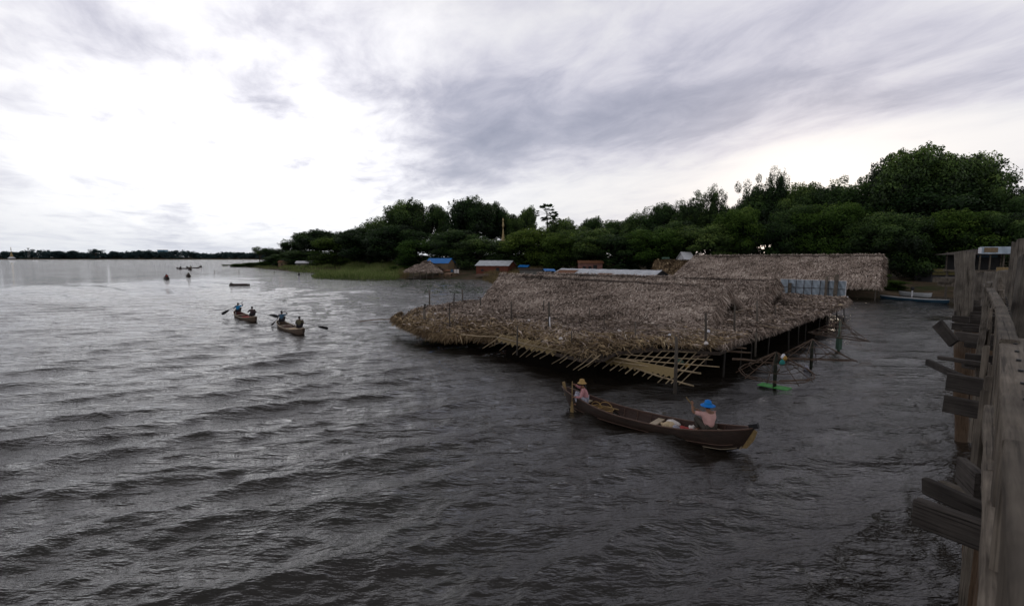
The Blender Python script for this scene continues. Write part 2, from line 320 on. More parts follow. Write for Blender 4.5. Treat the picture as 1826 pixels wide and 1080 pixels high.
# ------------------------------------------------------------------ world
SUN_AZ=math.radians(31); SUN_EL=math.radians(4)
def build_world():
    w=bpy.data.worlds.new('World'); scene.world=w; w.use_nodes=True; nt=w.node_tree; nt.nodes.clear(); L=nt.links.new
    out=N(nt,'ShaderNodeOutputWorld')
    sky=N(nt,'ShaderNodeTexSky',sky_type='NISHITA'); sky.sun_disc=False; sky.sun_elevation=SUN_EL; sky.sun_rotation=SUN_AZ
    bg1=N(nt,'ShaderNodeBackground'); bg1.inputs['Strength'].default_value=.1; L(sky.outputs[0],bg1.inputs[0])
    tc=N(nt,'ShaderNodeTexCoord'); sx=N(nt,'ShaderNodeSeparateXYZ'); L(tc.outputs['Generated'],sx.inputs[0])
    zc=N(nt,'ShaderNodeMath',operation='MAXIMUM'); L(sx.outputs['Z'],zc.inputs[0]); zc.inputs[1].default_value=0
    za=N(nt,'ShaderNodeMath',operation='ADD'); L(zc.outputs[0],za.inputs[0]); za.inputs[1].default_value=.10
    px=N(nt,'ShaderNodeMath',operation='DIVIDE'); L(sx.outputs['X'],px.inputs[0]); L(za.outputs[0],px.inputs[1])
    py=N(nt,'ShaderNodeMath',operation='DIVIDE'); L(sx.outputs['Y'],py.inputs[0]); L(za.outputs[0],py.inputs[1])
    P=N(nt,'ShaderNodeCombineXYZ'); L(px.outputs[0],P.inputs['X']); L(py.outputs[0],P.inputs['Y'])
    def noise(rot,sx_,sy_,scale,detail,rough,dist,off=(0,0,0)):
        mp=N(nt,'ShaderNodeMapping',vector_type='TEXTURE'); mp.inputs['Rotation'].default_value=(0,0,rot); mp.inputs['Scale'].default_value=(sx_,sy_,1); mp.inputs['Location'].default_value=off
        L(P.outputs[0],mp.inputs[0]); no=N(nt,'ShaderNodeTexNoise'); no.inputs['Scale'].default_value=scale; no.inputs['Detail'].default_value=detail; no.inputs['Roughness'].default_value=rough; no.inputs['Distortion'].default_value=dist
        L(mp.outputs[0],no.inputs['Vector']); return no.outputs['Fac']
    def m(op,a,b,c=None):
        n=N(nt,'ShaderNodeMath',operation=op)
        for i,x in enumerate((a,b,c)):
            if x is None: continue
            if isinstance(x,(int,float)): n.inputs[i].default_value=x
            else: L(x,n.inputs[i])
        return n.outputs[0]
    rot=math.radians(24)
    big=noise(rot,1.0,2.2,.9,5,.5,.4,(3.1,1.7,0)); fine=noise(rot,.8,1.35,3.0,8,.60,.35,(1.3,7.7,0))
    dens=m('ADD',m('ADD',m('MULTIPLY',big,.56),m('MULTIPLY',fine,.44)),-.065)     # ~.46 mean
    def pp(px_,py_):
        d=ray(px_,py_).normalized(); return d.x/(max(d.z,0)+.1), d.y/(max(d.z,0)+.1)
    # broad cloud banks at their places in the sky (dark +, bright -): (pixel centre, radii in the cloud plane, rotation, weight)
    blobs=[((830,225),(.6,1.1),10,.21),((1120,225),(.7,.7),-20,.13),((1560,150),(1.1,.5),-35,.17),((790,300),(.4,.7),0,.10),((930,20),(.6,.5),0,-.12),
           ((1330,60),(.6,.35),-30,.06),((150,150),(.7,1.2),30,.06),((430,300),(.9,1.6),10,-.04),((620,60),(.35,.5),0,.05),((1430,310),(.7,1.0),0,-.2),((1700,60),(.5,.5),0,-.07),((60,60),(.5,.6),0,-.06),((300,120),(.5,.35),30,.02),((1100,345),(.9,.6),0,-.08),((60,330),(1.6,1.6),0,-.04),
           ((1780,240),(.6,1.0),0,-.10),((700,390),(1.5,2.0),0,-.08)]
    for (cx,cy),(ra,rb),rt,wt in blobs:
        x,y=pp(cx,cy)
        mp=N(nt,'ShaderNodeMapping',vector_type='TEXTURE'); mp.inputs['Location'].default_value=(x,y,0); mp.inputs['Rotation'].default_value=(0,0,math.radians(rt)); mp.inputs['Scale'].default_value=(ra,rb,1)
        L(P.outputs[0],mp.inputs[0]); ln=N(nt,'ShaderNodeVectorMath',operation='LENGTH'); L(mp.outputs[0],ln.inputs[0])
        g=m('POWER',2.718,m('MULTIPLY',m('MULTIPLY',ln.outputs['Value'],ln.outputs['Value']),-1.0))
        dens=m('MULTIPLY_ADD',g,wt,dens)
    r=ramp(nt,[(.26,(.97,.95,.96)),(.42,(.84,.835,.88)),(.53,(.70,.69,.79)),(.65,(.46,.47,.585)),(.82,(.29,.31,.42))]); L(dens,r.inputs[0])
    r.color_ramp.interpolation='B_SPLINE'
    # horizon: pale bluish haze band
    hz=m('POWER',2.718,m('MULTIPLY',zc.outputs[0],-9.0))
    mxh=N(nt,'ShaderNodeMix',data_type='RGBA'); L(m('MULTIPLY',hz,.55),mxh.inputs[0]); L(r.outputs[0],mxh.inputs[6]); mxh.inputs[7].default_value=(.76,.83,.90,1)
    # warm veil round the hidden sun
    sd=Vector((math.sin(SUN_AZ)*math.cos(SUN_EL),math.cos(SUN_AZ)*math.cos(SUN_EL),math.sin(SUN_EL)))
    dt=N(nt,'ShaderNodeVectorMath',operation='DOT_PRODUCT'); L(tc.outputs['Generated'],dt.inputs[0]); dt.inputs[1].default_value=sd
    gl=m('POWER',m('MAXIMUM',dt.outputs['Value'],0),110)
    ml=N(nt,'ShaderNodeVectorMath',operation='SCALE'); ml.inputs[0].default_value=(1.0,.90,.74); L(m('MULTIPLY',gl,.24),ml.inputs['Scale'])
    bd=ray(470,300).normalized(); d2=N(nt,'ShaderNodeVectorMath',operation='DOT_PRODUCT'); L(tc.outputs['Generated'],d2.inputs[0]); d2.inputs[1].default_value=bd
    g2=m('POWER',m('MAXIMUM',d2.outputs['Value'],0),20)
    thin=N(nt,'ShaderNodeMapRange'); thin.inputs['From Min'].default_value=.58; thin.inputs['From Max'].default_value=.36; L(dens,thin.inputs[0])
    m2=N(nt,'ShaderNodeVectorMath',operation='SCALE'); m2.inputs[0].default_value=(1.0,.98,.97); lo=m('MINIMUM',m('MULTIPLY',zc.outputs[0],7.0),1.0); L(m('MULTIPLY',m('MULTIPLY',m('MULTIPLY',g2,lo),thin.outputs[0]),.8),m2.inputs['Scale'])
    ad0=N(nt,'ShaderNodeVectorMath',operation='ADD'); L(mxh.outputs[2],ad0.inputs[0]); L(m2.outputs[0],ad0.inputs[1])
    ad=N(nt,'ShaderNodeVectorMath',operation='ADD'); L(ad0.outputs[0],ad.inputs[0]); L(ml.outputs[0],ad.inputs[1])
    ov=N(nt,'ShaderNodeMapRange',interpolation_type='SMOOTHSTEP'); ov.inputs['From Min'].default_value=.40; ov.inputs['From Max'].default_value=.75; ov.inputs['To Min'].default_value=1; ov.inputs['To Max'].default_value=.36; L(zc.outputs[0],ov.inputs[0])
    bg2=N(nt,'ShaderNodeBackground'); L(ov.outputs[0],bg2.inputs['Strength']); L(ad.outputs[0],bg2.inputs[0])
    mx=N(nt,'ShaderNodeMixShader'); mx.inputs[0].default_value=.93; L(bg1.outputs[0],mx.inputs[1]); L(bg2.outputs[0],mx.inputs[2]); L(mx.outputs[0],out.inputs[0])
    sl=bpy.data.lights.new('sun','SUN'); sl.energy=.5; sl.angle=math.radians(11); sl.color=(1,.86,.68)
    so=bpy.data.objects.new('sun',sl); COL.objects.link(so); so.rotation_euler=(-sd).to_track_quat('-Z','Y').to_euler()
build_world()
# ------------------------------------------------------------------ camera
cam=bpy.data.cameras.new('camera'); co=bpy.data.objects.new('camera',cam); COL.objects.link(co); scene.camera=co
cam.sensor_width=36; cam.lens=36*F/1826; cam.clip_end=12000; cam.clip_start=.05
co.location=(0,0,H); co.rotation_euler=(PI/2-PITCH,0,0)
cam.dof.use_dof=True; cam.dof.focus_distance=30; cam.dof.aperture_fstop=3.2
scene.view_settings.view_transform='Standard'; scene.view_settings.look='None'; scene.view_settings.exposure=0
# ------------------------------------------------------------------ water
def build_water():
    rad=[.6]
    while rad[-1]<5000: rad.append(rad[-1]+max(.04,rad[-1]*.0058))
    rad=np.array(rad); ang=np.radians(np.linspace(-95,95,1350))
    Rr,A=np.meshgrid(rad,ang,indexing='ij'); X=Rr*np.sin(A); Y=Rr*np.cos(A); Z=np.zeros_like(X)
    g=np.random.default_rng(5); step=np.maximum(Rr*.0058,.04)
    dx=np.zeros_like(X); dy=np.zeros_like(X)
    for i in range(90):
        lam=3.0*(.15/3.0)**(i/89.0)*g.uniform(.9,1.1)
        th=math.radians(118)+g.normal(0,.38+ .3*(i/89))
        amp=.0050*lam*g.uniform(.6,1.3)
        if i<9: th=math.radians(118)+g.normal(0,.26); amp*=1.75
        elif i<60: amp*=1.15
        k=2*PI/lam; kx,ky=k*math.cos(th),k*math.sin(th)
        fade=np.clip((lam/step-3)/4,0,1)*np.clip(1.15-Rr/900,0,1)
        # gusty groups: modulate by slow envelope
        env=.65+.6*np.sin(X*g.uniform(-.12,.12)+Y*g.uniform(-.1,.1)+g.uniform(0,6))
        ph=kx*X+ky*Y+g.uniform(0,6.28)
        Z+=amp*fade*env*np.cos(ph); dx-=amp*1.1*fade*env*np.sin(ph)*math.cos(th); dy-=amp*1.1*fade*env*np.sin(ph)*math.sin(th)
    X=X+dx; Y=Y+dy
    V=np.stack([X,Y,Z],-1).reshape(-1,3); nr,na=Rr.shape
    i=np.arange(nr-1)[:,None]*na+np.arange(na-1)[None,:]; i=i.ravel()
    o=link('water',np_mesh('water',V,np.stack([i,i+na,i+na+1,i+1],-1)[:, ::-1],smooth=True),MAT['water']); tag(o,kind='structure')
build_water()
# ------------------------------------------------------------------ ground
SH=[(402,473.2),(440,476),(470,479),(500,482),(535,484.5),(600,484),(700,490),(730,495),(800,497),(870,499),(950,504),(1050,510),(1150,515),(1300,520),(1480,527),(1560,532),(1640,527.5),(1700,530),(1800,536),(2100,560)]
shore=[at(x,y).to_2d() for x,y in SH]
shore_poly=[tuple(p) for p in shore]+[(400,60),(4000,200),(4000,4800),(-40,4800),(-40,900),(-120,480),(-150,340)]
def sdist(P,poly):
    """signed distance to polygon, positive inside"""
    P=np.asarray(P); d=np.full(len(P),1e9); ins=np.zeros(len(P),bool); n=len(poly)
    for i in range(n):
        a=np.array(poly[i]); b=np.array(poly[(i+1)%n]); e=b-a; w=P-a
        t=np.clip((w@e)/(e@e),0,1)[:,None]; d=np.minimum(d,np.linalg.norm(w-t*e,axis=1))
        c=((a[1]<=P[:,1])&(b[1]>P[:,1]))|((b[1]<=P[:,1])&(a[1]>P[:,1]))
        xi=a[0]+(P[:,1]-a[1])*(e[0])/(e[1] if abs(e[1])>1e-9 else 1e-9); ins^=c&(P[:,0]<xi)
    return np.where(ins,d,-d)
far_poly=[(-4500,1085),(-1200,1090),(-700,1080),(-300,1100),(200,1120),(200,4800),(-4500,4800)]
def ground_z(P):
    s=np.maximum(sdist(P,shore_poly),sdist(P,far_poly))
    z=np.where(s<0,np.maximum(s*.12,-1.6),1.9*(1-np.exp(-np.maximum(s,0)/14))+.02*np.minimum(np.maximum(s,0),60))
    return z+np.where(s>1,.12*np.sin(P[:,0]*.31)*np.cos(P[:,1]*.27),0)
def gz(x,y): return float(ground_z(np.array([[x,y]]))[0])
def build_ground():
    xs=np.concatenate([np.linspace(-4600,-240,30),np.arange(-236,180,2.0),np.linspace(184,4200,30)])
    ys=np.concatenate([np.linspace(-60,38,8),np.arange(40,330,2.0),np.linspace(334,1060,40),np.linspace(1065,1130,14),np.linspace(1150,4900,20)])
    X,Y=np.meshgrid(xs,ys,indexing='ij'); P=np.stack([X.ravel(),Y.ravel()],-1); z=ground_z(P)
    na=len(ys); i=(np.arange(len(xs)-1)[:,None]*na+np.arange(na-1)[None,:]).ravel()
    o=link('ground',np_mesh('ground',np.column_stack([P,z]),np.stack([i,i+na,i+na+1,i+1],-1),smooth=True),MAT['ground']); tag(o,kind='structure')
build_ground()
# ------------------------------------------------------------------ foliage
def leaf_cloud(cent, size, n, leaf, g, flat=.75, tone0=None):
    """n leaf quads on shells of clump ellipsoids; returns V,F,tone"""
    k=len(cent); idx=g.integers(0,k,n)
    d=g.normal(size=(n,3)); d/=np.linalg.norm(d,axis=1)[:,None]
    rr=g.uniform(.35,1,n)**.45
    off=d*rr[:,None]*size[idx][:,None]; off[:,2]*=flat
    c=cent[idx]+off
    nrm=d+g.normal(size=(n,3))*.55; nrm[:,2]+=.25; nrm/=np.linalg.norm(nrm,axis=1)[:,None]
    a=np.cross(nrm,g.normal(size=(n,3))); a/=np.linalg.norm(a,axis=1)[:,None]; b=np.cross(nrm,a)
    L=(leaf*g.uniform(.6,1.35,n))[:,None]; W=L*.55
    V=np.stack([c-a*L*.5, c+b*W*.5-a*L*.05, c+a*L*.5, c-b*W*.5-a*L*.05],1).reshape(-1,3)
    Fq=np.arange(4*n).reshape(n,4)
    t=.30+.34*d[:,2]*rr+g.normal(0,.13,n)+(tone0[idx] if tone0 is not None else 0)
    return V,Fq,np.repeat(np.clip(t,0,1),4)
def crown_proto(seed,kind):
    g=np.random.default_rng(seed)
    P=dict(dome=(.22,60,(.11,.17),26000,.024),round=(.10,64,(.10,.16),26000,.023),shaggy=(.0,84,(.09,.15),28000,.022),airy=(.22,70,(.05,.10),15000,.018),tall=(.05,66,(.09,.14),24000,.022),
           flat=(.45,30,(.09,.14),8000,.021))[kind]
    z0,k,(s0,s1),n,leaf=P
    d=g.normal(size=(k,3)); d/=np.linalg.norm(d,axis=1)[:,None]; r=g.uniform(.25,1,k)**.5
    if kind=='airy': r=g.uniform(.1,1,k)**.7
    zc=(1+z0)/2; hz=(1-z0)/2; lump=1+.16*np.sin(3*np.arctan2(d[:,1],d[:,0])+seed)+g.normal(0,.07,k)
    c=np.empty((k,3)); size=g.uniform(s0,s1,k)
    rad=.5-s1*.7; c[:,0]=d[:,0]*r*rad*lump; c[:,1]=d[:,1]*r*rad*lump; c[:,2]=zc+d[:,2]*r*(hz-s0)*(lump if kind!='shaggy' else 1)
    if kind=='dome': c[:,2]=np.where(d[:,2]<0,zc+d[:,2]*r*(hz)*.55,c[:,2])
    if kind=='shaggy':
        c[:,2]=g.uniform(z0+.05,.93,k); prof=np.sqrt(np.clip(1-((c[:,2]-.42)/.62)**2,0.05,1)); c[:,0]=d[:,0]/np.hypot(d[:,0],d[:,1])*rad*prof*g.uniform(.3,1,k)**.5*lump; c[:,1]=d[:,1]/np.hypot(d[:,0],d[:,1])*rad*prof*g.uniform(.3,1,k)**.5*lump
    if kind in('dome','round','shaggy','tall'):
        rr_=np.hypot(c[:,0],c[:,1])/.45; top_=.93-.30*np.clip(rr_,0,1)**2.4; up=g.uniform(0,1,k)<.5; c[:,2]=np.where(up&(c[:,2]>.4),top_-g.uniform(0,.14,k),c[:,2])
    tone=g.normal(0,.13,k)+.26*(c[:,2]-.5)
    # small sprigs outside the clumps break the outline
    V,Fq,t=leaf_cloud(c,size,n,leaf,g,.75,tone)
    ks=k*3; j=g.integers(0,k,ks); dd=g.normal(size=(ks,3)); dd/=np.linalg.norm(dd,axis=1)[:,None]; dd[:,2]=np.abs(dd[:,2])*.8
    cs=c[j]+dd*size[j][:,None]*1.05; V2,F2,t2=leaf_cloud(cs,np.full(ks,.026),n//6,leaf*.9,g,1.0,tone[j])
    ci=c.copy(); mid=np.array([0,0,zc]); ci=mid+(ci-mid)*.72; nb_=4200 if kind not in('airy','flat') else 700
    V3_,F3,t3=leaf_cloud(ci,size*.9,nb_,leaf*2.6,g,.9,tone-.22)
    V=np.concatenate([V,V2,V3_]); Fq=np.concatenate([Fq,F2+len(t),F3+len(t)+len(t2)]); t=np.concatenate([t,t2,t3])
    zq=np.percentile(V[:,2],99.6); rq=np.percentile(np.hypot(V[:,0],V[:,1]),97.5)
    V[:,2]*=1/zq; V[:,:2]*=.5/rq
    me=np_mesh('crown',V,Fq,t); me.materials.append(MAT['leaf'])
    mb=MB(); th=.02 if kind!='airy' else .013
    mb.tube([(0,0,-.02),(.008,.004,z0*.6),(.0,.01,max(z0,.12)+.1),(.01,0,.62)],[th*1.3,th,th*.8,th*.3],8)
    for i in range(14 if kind=='airy' else 9):
        q=c[g.integers(0,k)]; zs=g.uniform(max(z0*.7,.06),.5); m_=Vector((q[0]*.45,q[1]*.45,zs+(q[2]-zs)*.6))
        mb.tube([(0,0,zs),m_,tuple(q)],[th*.6,th*.4,th*.12],5)
    tm=mb.mesh('trunk',True); tm.materials.append(MAT['bark'])
    return me,tm
PROTO={}
for k,s in (('dome',1),('dome',2),('round',3),('round',4),('shaggy',5),('shaggy',6),('shaggy',16),('airy',7),('airy',8),('tall',9),('flat',10)):
    PROTO.setdefault(k,[]).append(crown_proto(s,k))
tree_n=0
def tree(px,top,D,wpx,kind,label,group=None,name='tree',mat=None,base=None):
    global tree_n; tree_n+=1
    p=atd(px,top,D); z=gz(p.x,p.y) if base is None else base
    h=p.z-z; w=wpx*D/F
    r=empty(name,(p.x,p.y,z),random.uniform(0,6.28),label,'tree' if name!='bush' else 'bush',group)
    cm,tm=PROTO[kind][tree_n%len(PROTO[kind])]
    for nm,me in (('crown',cm),('trunk',tm)):
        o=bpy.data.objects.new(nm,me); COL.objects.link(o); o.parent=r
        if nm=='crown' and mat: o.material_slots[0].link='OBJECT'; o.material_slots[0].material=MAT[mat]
    s=random.uniform(.94,1.06); r.scale=(w*s*1.06,w/s*1.06,h*1.01)
    return r
G1='trees of the wood along the shore'
TREES=[
(462,440,262,30,'flat','small spreading tree at the leftmost tip of the wooded point'),
(487,443,255,36,'shaggy','low bushy tree beside the spreading tree at the tip of the point'),
(520,428,245,50,'shaggy','sloping bushy tree left of the first big rounded crown'),
(566,411,235,86,'dome','broad dark rounded tree above the small white roofed hut'),
(612,414,222,50,'round','rounded tree between the hut tree and the tall wood'),
(642,407,215,62,'round','dark domed tree stepping up towards the tall crowns left of the blue roof'),
(690,388,195,90,'shaggy','wide dense tree on the left shoulder of the tall wood'),
(728,359,190,84,'dome','tall crown, leftmost of the three highest before the pagoda spire'),
(778,367,188,50,'tall','narrow tall tree between the two highest crowns left of the pagoda spire'),
(838,355,182,84,'dome','highest domed crown just left of the gold pagoda spire'),
(880,364,192,56,'dome','ragged crown right behind the gold pagoda spire'),
(914,384,190,50,'round','lower rounded crown just right of the gold pagoda spire'),
(943,371,180,40,'tall','narrow feathery crown left of the tufted palms'),
(1002,392,165,66,'round','rounded tree just right of the tufted palms'),
(1058,389,160,46,'tall','small pointed crown rising from the low middle stretch of wood'),
(1030,404,155,70,'round','low bushy crown in the dip of the skyline right of the palms'),
(1098,395,150,76,'round','wide low crown above the pinkish wall'),
(1140,381,140,60,'shaggy','dense tree left of the white glint in the foliage'),
(1184, 366, 132, 76,'round','tree with ragged top left of the airy feathery crown'),
(1232, 345, 126, 74,'airy','open feathery tree with light showing through over the thatch'),
(1276,332,124,56,'airy','tall airy tree with two thin tufts standing above its neighbours'),
(1240,372,128,84,'round','solid crown beneath the airy feathery trees'),
(1310, 366, 122, 76,'shaggy','low crown filling the notch between the airy trees'),
(1352,316,118,70,'airy','tall feathery tree left of the bright patch of sky'),
(1392,303,116,52,'airy','thin branched treetop reaching up at the bright patch of sky'),
(1372, 340, 118, 104,'dome','dense crown underneath the thin branched treetops'),
(1438, 330, 112, 96,'round','crown directly below the brightest patch of sky'),
(1492, 322, 110, 96,'airy','lacy crown against the glow, left of the giant tree'),
(1486, 335, 106, 124,'round','wide dark crown at the foot of the giant tree, left side'),
(1588, 292, 101, 100,'dome','left lobe of the giant tree crown, reaching out over the lacy tree'),
(1640, 268, 98, 146,'dome','giant domed tree, the highest thing on the skyline at the right'),
(1716, 280, 99, 138,'dome','right half of the giant tree group with a rounded shoulder'),
(1660, 330, 96, 200,'round','huge dark crown filling the underside of the giant tree'),
(1800,338,88,92,'round','bright edged rounded tree at the right edge of the picture'),
(1865,350,80,110,'shaggy','leafy tree cut by the right edge behind the bridge pavilion'),
]
for t in TREES: tree(*t,group=G1)
FRONT=[
(505, 453, 238, 50, 'shaggy', 'low leafy tree behind the brown shack on the point'),
(545, 447, 228, 80, 'shaggy', 'leafy front tree behind the white roofed hut'),
(600, 426, 205, 92, 'shaggy', 'dense front tree behind the green reeds, left part'),
(657, 410, 190, 112, 'tall', 'dense front tree behind the middle of the green reeds'),
(707, 404, 172, 108, 'round', 'dark front tree behind the right end of the reeds'),
(752, 428, 160, 92, 'shaggy', 'front tree whose foliage stands over the thatched waterside hut'),
(815, 412, 150, 98, 'round', 'dark front tree right behind the blue roofed house'),
(858, 428, 145, 104, 'shaggy', 'front tree leaning over the red walled house'),
(908, 429, 142, 84, 'shaggy', 'front tree above the right end of the red walled house'),
(955, 409, 135, 110, 'shaggy', 'bright green front tree right of the red walled house'),
(1010, 417, 125, 94, 'shaggy', 'front tree left of the corrugated roof'),
(1062, 411, 120, 108, 'round', 'front tree above the pinkish wall'),
(1115, 419, 112, 96, 'shaggy', 'front tree behind the right half of the corrugated roof'),
(1165, 409, 108, 106, 'tall', 'front tree left of the white building'),
(1210, 397, 112, 90, 'round', 'front tree whose branches hang over the white building'),
(1262, 402, 104, 110, 'shaggy', 'front tree behind the left end of the largest thatched roof'),
(1318, 374, 102, 98, 'round', 'front tree a quarter of the way along the largest thatched roof'),
(1372, 396, 100, 112, 'shaggy', 'front tree behind the middle of the largest thatched roof'),
(1428, 370, 98, 106, 'round', 'front tree two thirds along the largest thatched roof'),
(1482, 366, 94, 120, 'shaggy', 'light leaved front tree near the right end of the largest thatched roof'),
(1540, 394, 90, 116, 'shaggy', 'front tree directly behind the gable of the largest thatched roof'),
(1592, 383, 84, 122, 'round', 'front tree right of the largest thatched roof'),
(1655, 404, 86, 112, 'shaggy', 'front tree over the dark hut with the yellow board'),
(1720, 379, 82, 140, 'tall', 'front tree behind the bridge pavilion'),
(1790, 384, 78, 114, 'round', 'front tree right of the bridge pavilion'),
]
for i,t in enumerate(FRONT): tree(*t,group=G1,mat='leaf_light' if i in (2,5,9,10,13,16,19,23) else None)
for px,top,D,w,lab in ((425,470,270,26,'low green bush on the bare spit at the point'),(450,468,262,34,'round green bush below the spreading tip tree'),(478,466,255,40,'bush at the foot of the bushy tip trees'),(690,480,150,34,'rounded light green bush in the reeds'),(712,474,156,32,'light bush at the right end of the reeds'),
    (402,471.5,300,13,'tiny islet of green weeds off the point'),(1592,500,73,42,'dark bush beside the right gable of the largest thatched roof'),(1560,488,80,50,'leafy bush behind the gable of the largest thatched roof'),(1640,498,82,50,'dark bush below the dark hut')):
    tree(px,top,D,w,'shaggy',lab,'bushes along the shore',name='bush',mat='leaf_light',base=0 if px==402 else None)
# palms (tufted)
def palm(px,top,D,label,s=1.0):
    p=atd(px,top,D); z=gz(p.x,p.y); h=p.z-z; r=empty('palm_tree',(p.x,p.y,z),0,label,'palm tree','tufted palms rising above the wood')
    mb=MB(); mb.tube([(0,0,0),(.3,0,h*.5),(.1,.2,h-1.8*s)],[.35,.25,.2],8); mb.build('trunk',MAT['bark'],r,True)
    g=np.random.default_rng(int(px)); V=[];Fs=[];T=[]
    for i in range(34):
        a=g.uniform(0,6.28); e=g.uniform(-.7,1.4); d=np.array([math.cos(a)*math.cos(e),math.sin(a)*math.cos(e),math.sin(e)]); c0=np.array([.1,.2,h-1.9*s]); c1=c0+d*1.5*s
        for j in range(11):                      # fan of leaflets
            b=(j-5)/5*1.1; side=np.cross(d,[0,0,1]); side/=np.linalg.norm(side)+1e-6; dd=d*math.cos(b)+side*math.sin(b); tip=c1+dd*.9*s+np.array([0,0,-.18*s]); sd_=np.cross(dd,g.normal(size=3)); sd_/=np.linalg.norm(sd_); n=len(V)
            V+=[c1-sd_*.02,c1+dd*.4*s+sd_*.1*s,tip,c1+dd*.4*s-sd_*.1*s]; Fs.append((n,n+1,n+2,n+3)); T+=[g.uniform(.1,.6)]*4
        n=len(V); V+=[c0,c0+[.05,0,0.05],c1+[.05,0,.05],c1]; Fs.append((n,n+1,n+2,n+3)); T+=[.3]*4
    link('crown',np_mesh('crown',V,Fs,T),MAT['leaf'],r)
palm(975,364,168,'tallest tufted palm above the wood, right of the pagoda spire',1.7); palm(986,378,165,'shorter tufted palm right beside the tallest one',1.3)
# undergrowth
def undergrowth():
    g=np.random.default_rng(3); pts=[]
    for i in range(len(shore)-1):
        a,b=shore[i],shore[i+1]; L_=(b-a).length; n_=Vector((-(b-a).y,(b-a).x)).normalized()
        if n_.y<0: n_=-n_
        for k in range(max(2,int(L_/2.2))):
            t=(k+g.uniform(0,1))/max(2,int(L_/2.2)); q=a+(b-a)*t+n_*g.uniform(22,34); pts.append((q.x,q.y,gz(q.x,q.y)+g.uniform(.4,2.6)))
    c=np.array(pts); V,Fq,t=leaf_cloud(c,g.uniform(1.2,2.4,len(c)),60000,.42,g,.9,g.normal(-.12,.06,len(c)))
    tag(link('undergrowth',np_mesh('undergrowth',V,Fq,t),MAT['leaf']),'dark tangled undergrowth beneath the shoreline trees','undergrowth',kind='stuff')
undergrowth()
def blades(poly,n,h,w,mat,name,label,seed,z=0.0,clump=0.0):
    g=np.random.default_rng(seed); P=np.array([tuple(p) for p in poly]); lo,hi=P.min(0),P.max(0); Q=g.uniform(lo,hi,(n*4,2)); s=sdist(Q,poly); Q=Q[s>0][:n]; s=s[s>0][:n]; m=len(Q)
    hn=.55+.45*np.sin(Q[:,0]*.55+np.sin(Q[:,1]*.2)*2)*np.sin(Q[:,1]*.31+1)
    hh=h*(.55+.5*hn)*g.uniform(.6,1.25,m)*np.clip(.45+s/4,0,1); a=g.uniform(0,6.28,m); lean=g.normal(0,.22,(m,2))*hh[:,None]
    base=np.column_stack([Q,np.maximum(ground_z(Q),z-.05)]); wv=np.column_stack([np.cos(a),np.sin(a),np.zeros(m)])*w
    tip=base+np.column_stack([lean,hh]); mid=base+np.column_stack([lean*.35,hh*.55])
    V=np.stack([base-wv,base+wv,mid+wv*.8,tip],1); V=np.stack([base-wv,mid-wv*.8,tip,mid+wv*.8],1).reshape(-1,3)
    t=np.clip(.35+.25*hn+g.normal(0,.16,m),0,1)
    o=link(name,np_mesh(name,V,np.arange(4*m).reshape(m,4),np.repeat(t,4)),MAT[mat]); tag(o,label,'reeds','',kind='stuff'); 
    if 'group' in o: del o['group']
def pl(*p): return [tuple(at(x,y).to_2d()) for x,y in p]
blades(pl((680-125,493),(560,497.5),(600,498.5),(650,500.5),(700,500),(718,496),(728,489),(700,479),(640,477),(612,480),(604,488),(585,492)),26000,2.0,.06,'reed','reeds','tall green reeds growing in the shallows left of the thatched waterside hut',1)
blades(pl((497,481),(530,486.5),(580,488),(604,486),(640,479),(600,474),(540,474.5),(505,477)),9000,1.5,.08,'reed','reeds','lower green reeds in front of the white roofed hut',2)
blades(pl((440,476),(470,479.5),(500,481),(500,476),(440,473.5)),3500,.8,.08,'reed','grass','short grass on the spit at the tip of the point',3)
blades(pl((860,500),(880,507),(900,512),(930,508),(960,500),(1000,494),(1000,488),(900,488),(862,490)),14000,1.6,.05,'dry_reed','dry_reeds','tall dry beige reeds in front of the red walled house',4)
blades(pl((695,492),(715,497.5),(728,497),(730,488),(700,487)),3500,1.6,.05,'dry_reed','dry_reeds','dry brown reeds beside the thatched waterside hut',5)
def weeds():
    g=np.random.default_rng(31); cs=[]
    for (x0,x1,y0,y1,n_) in ((715,830,503,513,220),(745,870,512,523,200),(700,790,498,503,80)):
        for _ in range(n_): q=at(g.uniform(x0,x1),g.uniform(y0,y1),0); cs.append((q.x,q.y,.05))
    c=np.array(cs); V,Fq,t=leaf_cloud(c,g.uniform(.2,.7,len(c)),5000,.13,g,.08,g.normal(-.1,.08,len(c)))
    tag(link('floating_weeds',np_mesh('floating_weeds',V,Fq,t),MAT['leaf']),'dark green floating weeds in front of the shore huts','water weeds',kind='stuff')
weeds()
# distant shore
def far_shore():
    g=np.random.default_rng(8); n=2600
    x=g.uniform(-1320,-430,n); y=1100+g.uniform(0,50,n); lv=12+2.5*np.sin(x*.021)+2.0*np.sin(x*.057+1)+1.5*np.sin(x*.13)
    lv*=np.clip((-x-380)/400+.55,.55,1.05)
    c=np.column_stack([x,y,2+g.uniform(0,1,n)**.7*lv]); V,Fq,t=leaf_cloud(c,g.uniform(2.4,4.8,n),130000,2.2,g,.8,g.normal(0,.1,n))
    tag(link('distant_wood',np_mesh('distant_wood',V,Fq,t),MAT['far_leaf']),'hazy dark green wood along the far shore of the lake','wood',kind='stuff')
far_shore()
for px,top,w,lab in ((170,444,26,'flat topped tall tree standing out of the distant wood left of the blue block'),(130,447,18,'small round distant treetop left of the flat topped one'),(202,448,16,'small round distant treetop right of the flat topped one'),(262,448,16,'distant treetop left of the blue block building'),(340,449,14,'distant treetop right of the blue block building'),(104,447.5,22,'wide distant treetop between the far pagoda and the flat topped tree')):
    tree(px,top,1100,w,'flat' if px in(170,340) else 'round',lab,'treetops of the distant wood',mat='far_leaf')
